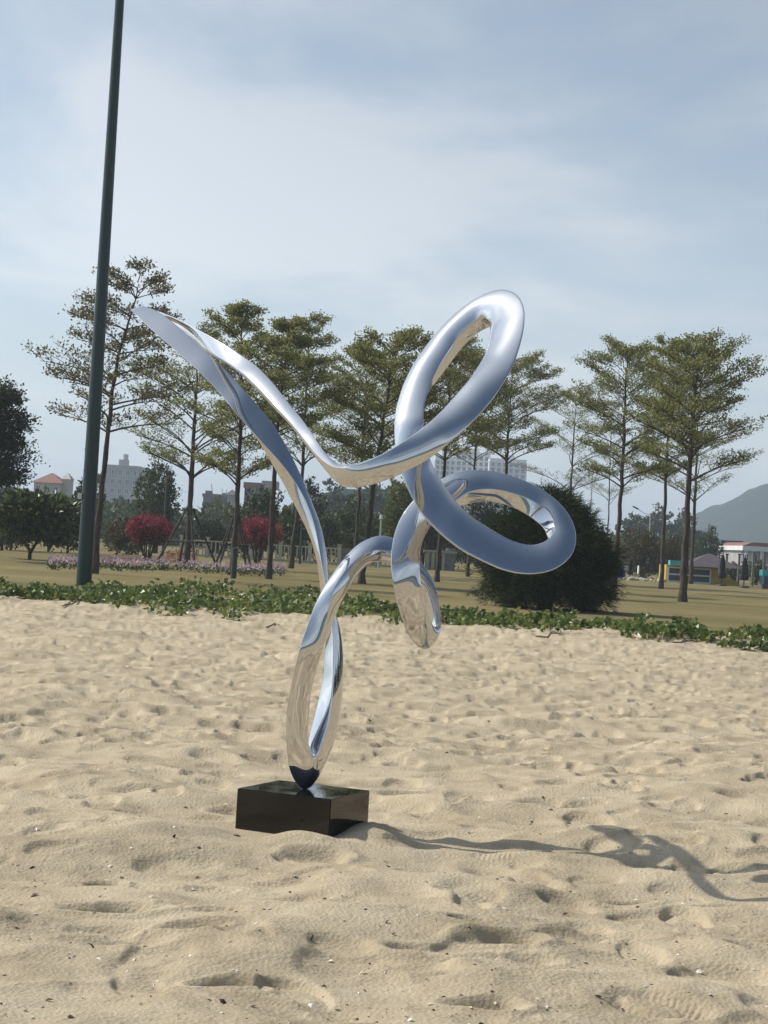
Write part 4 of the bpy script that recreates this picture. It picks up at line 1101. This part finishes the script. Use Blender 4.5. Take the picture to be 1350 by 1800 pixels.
# ------------------------------------------------------------------ cream railing along the back of the lawn
def railing(px0, px1, Y, label, n_panels, zt):
    a = at(px0, 980, Y); b_ = at(px1, 980, Y)
    L_ = b_.x - a.x
    root = empty('railing', (a.x, Y, 0), label, 'railing', 'cream railings at the back of the lawn')
    pw = L_ / n_panels
    bal_me = None
    for i in range(n_panels + 1):
        mb = MB(); x = i * pw; mb.box(x - .11, -.11, -.1, x + .11, .11, zt + .12); mb.box(x - .15, -.15, zt + .12, x + .15, .15, zt + .19); mb.build('post', M['fence'], root)
    for i in range(n_panels):
        x0, x1 = i * pw + .113, (i + 1) * pw - .113
        for z in (zt - .06, .14):
            mb = MB(); mb.box(x0, -.045, z - .04, x1, .045, z + .04); mb.build('rail', M['fence'], root)
        nb = max(3, int((x1 - x0) / .24))
        for k in range(nb):
            x = x0 + (x1 - x0) * (k + .5) / nb
            if bal_me is None:
                mb = MB(); mb.box(-.035, -.03, .183, .035, .03, zt - .103); o = mb.build('baluster', M['fence'], root); bal_me = o.data
            else: o = link('baluster', bal_me, root)
            o.location = (x, 0, 0)
railing(318, 408, 113, 'cream railing seen behind the staked tree and the post', 2, 1.05)
railing(440, 596, 113, 'cream railing behind the kinked trunk and the sculpture wing', 3, 1.05)
railing(626, 700, 113, 'cream railing seen under the steel arch', 2, 1.05)
def pillar(px, wpx, pyt, Y, label, cap=True, mat='fencewall', depth=.8, cat='gate pillar', name='stone_pillar', group='grey stone pillars by the railing'):
    p0 = at(px, 980, Y); w = px_size(wpx, Y) / 2; h = at(px, pyt, Y).z
    root = empty(name, (p0.x, Y, 0), label, cat, group)
    mb = MB(); mb.box(-w, -depth / 2, -.1, w, depth / 2, h); mb.build('shaft', M[mat], root)
    if cap:
        mb = MB(); mb.box(-w * 1.15, -depth * .58, h, w * 1.15, depth * .58, h + .12); mb.build('cap', M[mat], root)
pillar(609, 26, 968, 113.4, 'grey stone pillar at the end of the railing, left of the steel arch')
# small grey gatehouse seen under the diagonal strand
Y = 118; p0 = at(774, 985, Y)
gh = empty('gate_hut', (p0.x, Y, 0), 'small grey hut with pale pilasters beyond the lawn, below the diagonal strand', 'hut')
w = px_size(52, Y) / 2; h = at(775, 972, Y).z
mb = MB(); mb.box(-w, 0, -.1, w, 2.2, h); mb.build('wall', M['fencewall'], gh)
mb = MB(); mb.box(-w - .1, -.12, h, w + .1, 2.3, h + .13); mb.build('roof', M['greyrender'], gh)
for i, f in enumerate((-.86, -.5, -.12, .2)):
    mb = MB(); mb.box(f * w - .09, -.09, 0, f * w + .09, -.003, h - .02); mb.build('pilaster', M['fence'], gh)
mb = MB(); mb.box(-.02 * w - .18, -.03, .05, -.02 * w + .22, -.002, h * .8); mb.build('door', M['greypost'], gh)
mb = MB(); mb.tube([(w * .66, .5, -.1), (w * .66, .5, h + .3)], w * .33, 16); mb.build('corner_drum', M['fencewall'], gh, smooth=False)
# thin pale pole left of hanging loop
Y = 112; p0 = at(666, 985, Y); h = at(664, 912, Y).z
lp = empty('garden_lamp', (p0.x, Y, 0), 'thin pale garden lamp pole above the steel arch', 'lamp')
mb = MB(); mb.tube([(0, 0, -.1), (0, 0, h)], [.07, .05], 8); mb.build('pole', M['steelpost'], lp)
mb = MB(); mb.tube([(0, 0, h), (0, 0, h + .25)], [.11, .09], 10); mb.build('lamp_head', M['white'], lp)
for px, pyt, lab in ((285, 842, 'thin dark pole behind the left magenta bush'), (527, 915, 'thin dark pole standing in front of the railing by the kinked trunk')):
    Y = 109; p0 = at(px, 985, Y); h = at(px + 4, pyt, Y).z
    q_ = empty('thin_pole', (p0.x, Y, 0), lab, 'pole', 'thin dark poles on the lawn')
    mb = MB(); mb.tube([(0, 0, -.1), (0, 0, h)], [.07, .05], 8); mb.build('shaft', M['greypost'], q_)
    mb = MB(); mb.tube([(0, 0, h), (0, 0, h + .12)], [.09, .05], 8); mb.build('cap', M['greypost'], q_)

# ------------------------------------------------------------------ buildings
def facade(root, w, h, nx, nz, mats='window', ww=.5, wh=.55, y=0.0, z0=0.0, x0=None, sill='white', skip=None):
    """windows with frames set into the front; each window is a part, its frame a sub-part"""
    x0 = -w / 2 if x0 is None else x0
    cw, ch = w / nx, h / nz
    me_w = me_f = None
    for j in range(nz):
        for i in range(nx):
            if skip and skip(i, j): continue
            a, b_ = cw * ww / 2, ch * wh / 2
            if me_w is None:
                mb = MB(); mb.box(-a, -.03, -b_, a, .12, b_); o = mb.build('window', M[mats], root); me_w = o.data
                mb = MB(); t_ = max(.08, .07 * a)
                mb.box(-a - t_, -.12, -b_ - t_, a + t_, .02, -b_); mb.box(-a - t_, -.12, b_, a + t_, .02, b_ + t_)
                mb.box(-a - t_, -.12, -b_, -a, .02, b_); mb.box(a, -.12, -b_, a + t_, .02, b_); mb.box(-t_ / 2, -.08, -b_, t_ / 2, -.032, b_)
                f = mb.build('frame', M[sill], o); me_f = f.data
            else:
                o = link('window', me_w, root); link('frame', me_f, o)
            o.location = (x0 + cw * (i + .5), y, z0 + ch * (j + .5))
def block(name, label, px0, px1, pyt, Y, depth, wall, nx, nz, zfrom=0.0, roofm='greyroof', group=None, parapet=.8, **kw):
    a = at(px0, 960, Y); b_ = at(px1, 960, Y); w = b_.x - a.x; cx = (a.x + b_.x) / 2
    h = at((px0 + px1) / 2, pyt, Y).z
    root = empty(name, (cx, Y, 0), label, 'building', group)
    mb = MB(); mb.box(-w / 2, 0, -.3, w / 2, depth, h); mb.build('wall', M[wall], root)
    if parapet:
        mb = MB(); mb.box(-w / 2 - .15, -.15, h, w / 2 + .15, .1, h + parapet); mb.box(-w / 2 - .15, depth - .1, h, w / 2 + .15, depth + .15, h + parapet)
        mb.box(-w / 2 - .15, .1, h, -w / 2 + .1, depth - .1, h + parapet); mb.box(w / 2 - .1, .1, h, w / 2 + .15, depth - .1, h + parapet); mb.build('parapet', M[wall], root)
    if nx: facade(root, w, h - zfrom, nx, nz, z0=zfrom, **kw)
    return root, w, h
def gable(root, w, h, depth, rise, mat, over=.5, y0=0.0):
    mb = MB(); mb.prism([(-w / 2 - over, h), (w / 2 + over, h), (0, h + rise)], y0 - over, y0 + depth + over)
    mb.build('roof', M[mat], root)
def hip(root, x0, x1, h, y0, y1, rise, mat, over=.5, name='roof'):
    x0 -= over; x1 += over; y0 -= over; y1 += over; ins = min((x1 - x0), (y1 - y0)) / 2 * .95
    v = [(x0, y0, h), (x1, y0, h), (x1, y1, h), (x0, y1, h), (x0 + ins, (y0 + y1) / 2, h + rise), (x1 - ins, (y0 + y1) / 2, h + rise)]
    mb = MB(); mb.add(v, [(0, 1, 5, 4), (2, 3, 4, 5), (0, 3, 2, 1)], [(1, 2, 5), (3, 0, 4)]); mb.build(name, M[mat], root)

# grey apartment block behind the first trunk
r, w, h = block('apartment_block', 'grey-white apartment block of several storeys behind the first trunk', 172, 236, 822, 560, 14, 'greyrender', 5, 7, ww=.42, wh=.5)
mb = MB(); mb.box(-1.2, 4, h, 1.4, 7, h + 2.6); mb.build('stair_tower', M['greyrender'], r)
mb = MB(); mb.tube([(.6, 5, h + 2.6), (.6, 5, h + 4.2)], .8, 10); mb.build('water_tank', M['steelpost'], r)
r2, w2, h2 = block('apartment_block', 'lower warm grey wing right of the grey-white apartment block', 237, 258, 832, 566, 12, 'cream', 2, 6, ww=.45, wh=.5, roofm='redtile')
# cream villa with red roof
r, w, h = block('villa', 'cream villa with a red hipped roof and a small tower, left of the lamp post', 53, 100, 848, 330, 9, 'cream', 3, 3, zfrom=1.0, parapet=0, ww=.4, wh=.5)
hip(r, -w / 2, w / 2, h, 0, 9, 1.8, 'redtile')
tw = px_size(14, 330)
mb = MB(); mb.box(w / 2 + .004, 1, -.3, w / 2 + tw, 5, h + .8); mb.build('tower', M['cream'], r)
hip(r, w / 2 + .3, w / 2 + tw - .3, h + .802, 1.3, 4.7, 1.2, 'cream', .5, 'tower_roof')
mb = MB(); mb.box(w / 2 + tw + .004, 2, -.3, w / 2 + tw + 2.2, 7, h - 2.2); mb.build('side_wing', M['cream'], r)
# long low grey roofed shed at left edge
r, w, h = block('shed', 'long low shed with a grey sloping roof at the left edge', -30, 62, 868, 240, 8, 'darkrender', 0, 0, parapet=0)
gable(r, w, h, 8, .0 + .9, 'greyroof')
# weathered concrete house in the middle left
r, w, h = block('concrete_house', 'weathered grey concrete house seen between two dark trunks', 352, 402, 874, 300, 9, 'darkrender', 3, 2, zfrom=1.2, ww=.3, wh=.4, parapet=.5, sill='darkrender')
mb = MB(); mb.box(-w / 2 + .2, 1, h, -w / 2 + 1.2, 2, h + 1.0); mb.box(w / 2 - 1.6, 2, h, w / 2 - .4, 3.2, h + .8); mb.build('roof_hut', M['darkrender'], r)
mb = MB(); mb.tube([(-.8, 1, h), (-1.1, 1, h + 2.0)], .05, 5); mb.tube([(.6, 1, h), (.6, 1, h + 1.4)], .04, 5); mb.tube([(1.2, 1, h), (1.3, 1, h + 1.3)], .04, 5); mb.build('antenna', M['greypost'], r)
r, w, h = block('bell_house', 'pale house with an arched opening and a little turret behind the post', 388, 412, 900, 270, 6, 'greyrender', 0, 0, parapet=.4)
mb = MB(); mb.box(-.55, 1, h + .4, .75, 2.4, h + 2.4); mb.build('turret', M['greyrender'], r)
hip(r, -.55, .75, h + 2.402, 1, 2.4, .8, 'greyroof', .35, 'turret_roof')
ar = [(-.35, 0)] + [(.0 + .35 * math.cos(a), 2.0 + .35 * math.sin(a)) for a in np.linspace(math.pi, 0, 9)] + [(.35, 0)]
mb = MB(); mb.prism([(x - .3, z + .6) for x, z in ar], -.06, -.004); mb.build('arched_window', M['white'], r)
r, w, h = block('red_roof_house', 'grey house with a flat red roof band behind the slim pale trunk', 424, 468, 858, 310, 9, 'darkrender', 4, 3, zfrom=1, ww=.4, wh=.45, parapet=0, sill='darkrender')
mb = MB(); mb.box(-w / 2 - .2, -.3, h, w / 2 - 1.4, 9.3, h + .9); mb.build('roof', M['redtile'], r)
mb = MB(); mb.box(w / 2 - 1.3, 0, h, w / 2 + 1.2, 6, h + 1.3); mb.build('roof_hut', M['greyrender'], r)
# white towers behind the middle
YT = 900
def tower(px0, px1, pyt, Y, nx, nz, label):
    r, w, h = block('tower_block', label, px0, px1, pyt, Y, 16, 'white', nx, nz, ww=.52, wh=.62, group='white tower blocks in the haze', parapet=1.5)
    for i in range(nx + 1):
        x = -w / 2 + w * i / nx
        mb = MB(); mb.box(x - .35, -1.0, 0, x + .35, -.13, h); mb.build('pier', M['white'], r)
    for j in range(1, nz):
        mb = MB(); z = h * j / nz
        for i in range(nx): mb.box(-w / 2 + w * i / nx + .353, -.8, z - .22, -w / 2 + w * (i + 1) / nx - .353, -.125, z + .22)
        mb.build('balcony', M['white'], r)
    mb = MB(); mb.box(-w * .2, 4, h, w * .2, 10, h + 3.5); mb.build('roof_hut', M['white'], r)
tower(757, 792, 808, YT, 4, 17, 'white tower block left of the trunk between the two loops')
tower(793, 852, 800, YT + 25, 6, 17, 'tallest white tower block behind the trunks above the lower loop')
tower(853, 917, 812, YT + 8, 6, 16, 'white tower block at the right end above the lower loop')

# ------------------------------------------------------------------ right side: hill, mall, kiosk, parasols, lamps
def hill(name, label, ridge, Y, depth, mat):
    """ridge: list of (px, py) silhouette seen at distance Y"""
    if Y > 0: xs = np.array([at(px, py, Y).x for px, py in ridge]); hs = np.array([at(px, py, Y).z for px, py in ridge])
    else: xs = np.array([r_[0] for r_ in ridge], float); hs = np.array([r_[1] for r_ in ridge], float)
    X = np.linspace(xs[0], xs[-1], 150); prof = np.interp(X, xs, hs)
    V = np.linspace(-1, 1, 60)
    XXh = np.broadcast_to(X[None, :], (60, 150)); YYh = Y + V[:, None] * depth + 0 * XXh
    ZZh = prof[None, :] * np.cos(np.clip(V, -1, 1) * math.pi / 2)[:, None] ** 0.8
    ZZh = ZZh * (1 + 0.10 * fbm(XXh, YYh, .012, 4, 12)) + 7 * fbm(XXh, YYh, .05, 4, 14) * (ZZh > 4) - 1.0
    i = np.arange(60 * 150).reshape(60, 150)
    q = np.stack([i[:-1, :-1], i[:-1, 1:], i[1:, 1:], i[1:, :-1]], -1).reshape(-1, 4)
    me = np_mesh(name, np.stack([XXh, YYh, ZZh], -1).reshape(-1, 3), quads=q, smooth=True)
    tag(link(name, me, None, M[mat]), label, None, None, 'structure')
hill('hill', 'hazy wooded hill rising at the right edge', [(1130, 990), (1200, 946), (1222, 916), (1250, 903), (1275, 888), (1300, 878), (1325, 868), (1350, 852), (1420, 825), (1520, 800), (1640, 820), (1800, 880), (1950, 985)], 1500, 420, 'forest')
hill('hill', 'low far wooded rise behind the middle of the park', [(380, 985), (470, 925), (540, 880), (600, 858), (660, 856), (720, 880), (800, 930), (880, 985)], 620, 150, 'forest')

hill('hill', 'dark low shore across the bay behind the photographer', [(-2600, -2), (-2000, 24), (-1400, 36), (-800, 26), (-300, 38), (150, 28), (600, 34), (1100, 24), (1600, 40), (2100, 30), (2600, -2)], -900, 150, 'forest')
r, w, h = block('mauve_building', 'windowless mauve box building at the foot of the hill', 1268, 1304, 954, 260, 10, 'purple', 0, 0, parapet=.3)
r, w, h = block('long_building', 'long white building with a red roof edge and columns at the right edge', 1304, 1460, 972, 230, 14, 'greyrender', 10, 2, parapet=0, ww=.62, wh=.5)
mb = MB(); mb.box(-w / 2 - .3, -2.2, h, w / 2, 14.3, h + .55); mb.build('eave', M['white'], r)
mb = MB(); mb.prism([(-w / 2 - .3, h + .552), (w / 2, h + .552), (w / 2, h + 1.0), (-w / 2 + .8, h + 1.0)], -2.2, 14.3); mb.build('roof', M['redtile'], r)
for i in range(12):
    mb = MB(); x = -w / 2 + .2 + i * w / 11.4; mb.tube([(x, -1.8, -.2), (x, -1.8, h)], .16, 8); mb.build('column', M['white'], r)
mb = MB(); mb.box(-w / 2, -2.0, h * .5 - .15, w / 2, -.13, h * .5 + .1); mb.build('balcony_slab', M['white'], r)

# kiosk
Y = 124.0
a = at(1170, 1025, Y); b_ = at(1262, 1025, Y); w = b_.x - a.x; cx = (a.x + b_.x) / 2
h = at(1215, 995, Y).z
kio = empty('kiosk', (cx, Y, 0), 'yellow kiosk with a long glazed counter under a plum hipped roof', 'kiosk')
mb = MB(); mb.box(-w / 2, 0, -.1, w / 2, 3.2, h); mb.build('wall', M['yellow'], kio)
x0, x1 = -w / 2 + .15, w / 2 - .55
mb = MB(); mb.box(x0, -.05, .12, x1, -.003, h * .86); mb.build('glass_counter', M['window'], kio)
mb = MB(); z0, z1 = .12, h * .86
mb.box(x0 - .08, -.12, z0 - .08, x1 + .08, -.052, z0 + .02); mb.box(x0 - .08, -.12, z1 - .03, x1 + .08, -.052, z1 + .06); mb.box(x0 - .08, -.12, z0 + .022, x0 + .02, -.052, z1 - .032); mb.box(x1 - .02, -.12, z0 + .022, x1 + .08, -.052, z1 - .032)
mb.box(x0 + .022, -.12, (z0 + z1) / 2 - .05, x1 - .022, -.052, (z0 + z1) / 2 + .05); mb.build('counter_frame', M['white'], kio)
hip(kio, -w * .1, w / 2 + 1.2, h + .002, -.8, 3.6, px_size(24, Y), 'umbrella', .2)
mb = MB(); mb.box(x0, -.5, h + .01, x0 + 1.1, .4, h + .3); mb.build('awning', M['cyan'], kio)
mb = MB(); mb.prism([(w / 2 + .002, 0), (w / 2 + 1.35, 0), (w / 2 + 1.3, .25), (w / 2 + .6, .6), (w / 2 + .002, .75)], .2, 1.4); mb.build('side_counter', M['yellow'], kio)
# closed parasols
def parasol(px, pyb, pyt, Y, wpx, seed, label):
    p0 = at(px, pyb, Y); h = at(px + 3, pyt, Y).z; R = px_size(wpx, Y)
    rng = np.random.default_rng(seed)
    root = empty('closed_parasol', (p0.x, Y, 0), label, 'parasol', 'closed black parasols by the kiosk')
    mb = MB(); mb.tube([(0, 0, -.1), (0, 0, h + .12)], .035, 8); mb.build('pole', M['greypost'], root)
    k = 18; zz2 = np.linspace(.25 * h, h, 12)
    prof = np.interp(np.linspace(0, 1, 12), [0, .12, .3, .45, .7, .9, 1], [.85, 1.0, .62, .75, .6, .42, .08])
    v = []
    for z, pr in zip(zz2, prof):
        for j in range(k):
            a = 6.283 * j / k; rr = R * pr * (1 + .22 * math.cos(6 * a + z * 2) + .06 * rng.normal())
            v.append((rr * math.cos(a), rr * math.sin(a), z))
    q = [(i * k + j, i * k + (j + 1) % k, (i + 1) * k + (j + 1) % k, (i + 1) * k + j) for i in range(11) for j in range(k)]
    mb = MB(); mb.add(v, q, [(0, j + 1, j) for j in range(1, k - 1)]); mb.build('canopy', M['blackcloth'], root, smooth=True)
    mb = MB(); mb.tube([(0, 0, -.05), (0, 0, .12)], [.35, .3], 14); mb.build('base', M['greypost'], root)
parasol(1268, 1030, 974, 120, 6.5, 1, 'closed black parasol at the right end of the kiosk')
parasol(1307, 1034, 979, 117, 7.5, 2, 'closed black parasol nearest the turquoise booth')
parasol(1107, 1020, 982, 125, 4.5, 3, 'closed black parasol by the blue tub right of the feathery bush')
# slim posts of a light pergola
for px, pyt, lab in ((1275, 975, 'slim pale post right behind the first closed parasol'), (1297, 975, 'slim pale post between the closed parasols'), (1322, 972, 'slim pale post left of the turquoise booth'), (1341, 972, 'slim pale post behind the turquoise booth')):
    Y = 128; p0 = at(px, 1030, Y); h = at(px, pyt, Y).z
    q_ = empty('pergola_post', (p0.x, Y, 0), lab, 'post', 'slim posts beside the kiosk')
    mb = MB(); mb.box(-.07, -.07, -.1, .07, .07, h); mb.build('shaft', M['fencewall'], q_)
    mb = MB(); mb.box(-.11, -.11, h, .11, .11, h + .08); mb.build('cap', M['fencewall'], q_)
# turquoise booth at the right edge
Y = 118; p0 = at(1352, 1040, Y); h = at(1352, 1002, Y).z; w = px_size(26, Y) / 2
bo = empty('booth', (p0.x, Y, 0), 'turquoise booth with a pale front cut by the right edge', 'booth')
mb = MB(); mb.box(-w, 0, .3, w, .9, h * .68); mb.build('body', M['window'], bo)
mb = MB(); mb.box(-w - .02, -.04, h * .682, w + .02, .94, h); mb.build('header', M['cyan'], bo)
mb = MB(); mb.box(-w, -.02, -.1, w, .92, .298); mb.build('plinth', M['purple'], bo)
for x in (-w + .05, w - .05):
    mb = MB(); mb.box(x - .05, -.05, .302, x + .05, -.003, h * .68); mb.build('stile', M['cyan'], bo)
# blue tub and white figure-like furniture beside brown bush
Y = 126; p0 = at(1092, 1018, Y); R = px_size(7, Y)
tb = empty('blue_barrel', (p0.x, Y, 0), 'blue barrel lying in the shade of the brown bush', 'barrel')
mb = MB(); mb.tube([(0, 0, 0), (0, 0, .1), (0, 0, .45), (0, 0, .62)], [R * .9, R, R, R * .88], 18); mb.build('body', M['blue'], tb, smooth=False)
mb = MB(); mb.tube([(0, 0, .62), (0, 0, .66)], [R * .95, R * .95], 18); mb.build('lid', M['blue'], tb)
p0 = at(1115, 1020, Y)
ch = empty('garden_chair', (p0.x, Y, 0), 'white garden chair beside the blue barrel and the closed parasol', 'chair')
mb = MB(); mb.box(-.25, -.25, .4, .25, .25, .45); mb.build('seat', M['white'], ch)
mb = MB(); mb.box(.2, -.25, .452, .26, .25, .95); mb.build('backrest', M['white'], ch)
for x in (-.22, .2):
    for y in (-.22, .2):
        mb = MB(); mb.box(x - .025, y - .025, 0, x + .025, y + .025, .398); mb.build('leg', M['white'], ch)
# pale stones along the lawn edge
ORD = 'first second third fourth fifth sixth seventh eighth ninth tenth eleventh twelfth thirteenth fourteenth'.split()
rng = np.random.default_rng(77)
for i in range(14):
    px = 1085 + i * 6.2 + rng.normal() * 1.5; Y = 122 + rng.normal() * .5; p0 = at(px, 1020, Y)
    mb = MB(); R = rng.uniform(.12, .24)
    v = [];
    for a in range(4):
        ph = math.pi * (a / 3) - math.pi / 2
        for j in range(7):
            th = 6.283 * j / 7; rr = R * max(.15, math.cos(ph)) * rng.uniform(.8, 1.2); v.append((rr * math.cos(th), rr * math.sin(th), R * .6 * (math.sin(ph) + .8)))
    q = [(a * 7 + j, a * 7 + (j + 1) % 7, a * 7 + 7 + (j + 1) % 7, a * 7 + 7 + j) for a in range(3) for j in range(7)]
    mb.add(v, q, [(0, j + 1, j) for j in range(1, 6)] + [(21, 21 + j, 22 + j) for j in range(1, 6)])
    o = mb.build('edging_stone', M['fence'], None, loc=(p0.x, Y, 0))
    tag(o, ORD[i] + ' pale rounded stone from the left in the row under the brown bushes', 'stone', 'pale stones edging the lawn')
# street lamps
def street_lamp(px, pyt, Y, arm, label):
    p0 = at(px, 985, Y); h = at(px + 2, pyt, Y).z; s_ = px_size(1, Y)
    root = empty('street_lamp', (p0.x, Y, 0), label, 'street lamp', 'street lamps beyond the park')
    mb = MB(); mb.tube([(0, 0, -.2), (0, 0, h)], [s_ * 1.6, s_ * 1.1], 8); mb.build('pole', M['steelpost'], root)
    mb = MB(); mb.tube([(0, 0, h - 3 * s_), (-arm * .5 * s_, 0, h - 1 * s_), (-arm * s_, 0, h + 6 * s_)], s_ * .6, 6); mb.build('arm', M['steelpost'], root)
    mb = MB(); mb.tube([(-(arm + 0) * s_, 0, h + 6 * s_), (-(arm + 10) * s_, 0, h + 10.5 * s_)], [s_ * 1.5, s_ * 1.2], 8); mb.build('lamp_head', M['greypost'], root)
    ring = [(8 * s_ * math.sin(t_) * .8, 0, h - 12 * s_ + 9 * s_ * math.cos(t_)) for t_ in np.linspace(0, math.pi, 9)]
    mb = MB(); mb.tube(ring, s_ * .5, 5); mb.build('scroll', M['steelpost'], root)
street_lamp(1139, 902, 190, 22, 'nearer curved-arm street lamp above the brown bush')
street_lamp(1154, 937, 290, 20, 'smaller farther street lamp right of the nearer one')
street_lamp(1033, 834, 170, 20, 'tall thin street lamp pole behind the feathery bush')
#@@END

# ------------------------------------------------------------------ humid air
hz_mat = bpy.data.materials.new('humid_air'); hz_mat.use_nodes = True
n = hz_mat.node_tree.nodes; l = hz_mat.node_tree.links
n.remove(n['Principled BSDF'])
pv = n.new('ShaderNodeVolumePrincipled')
pv.inputs['Color'].default_value = (0.74, 0.86, 1.0, 1)
pv.inputs['Density'].default_value = 0.00042
pv.inputs['Anisotropy'].default_value = 0.2
l.new(pv.outputs[0], n['Material Output'].inputs['Volume'])
mb = MB(); mb.box(-4200, -5600, -7, 4200, 5600, 150)
o = mb.build('haze', hz_mat)
tag(o, 'pale humid haze over the whole scene', None, None, 'stuff')
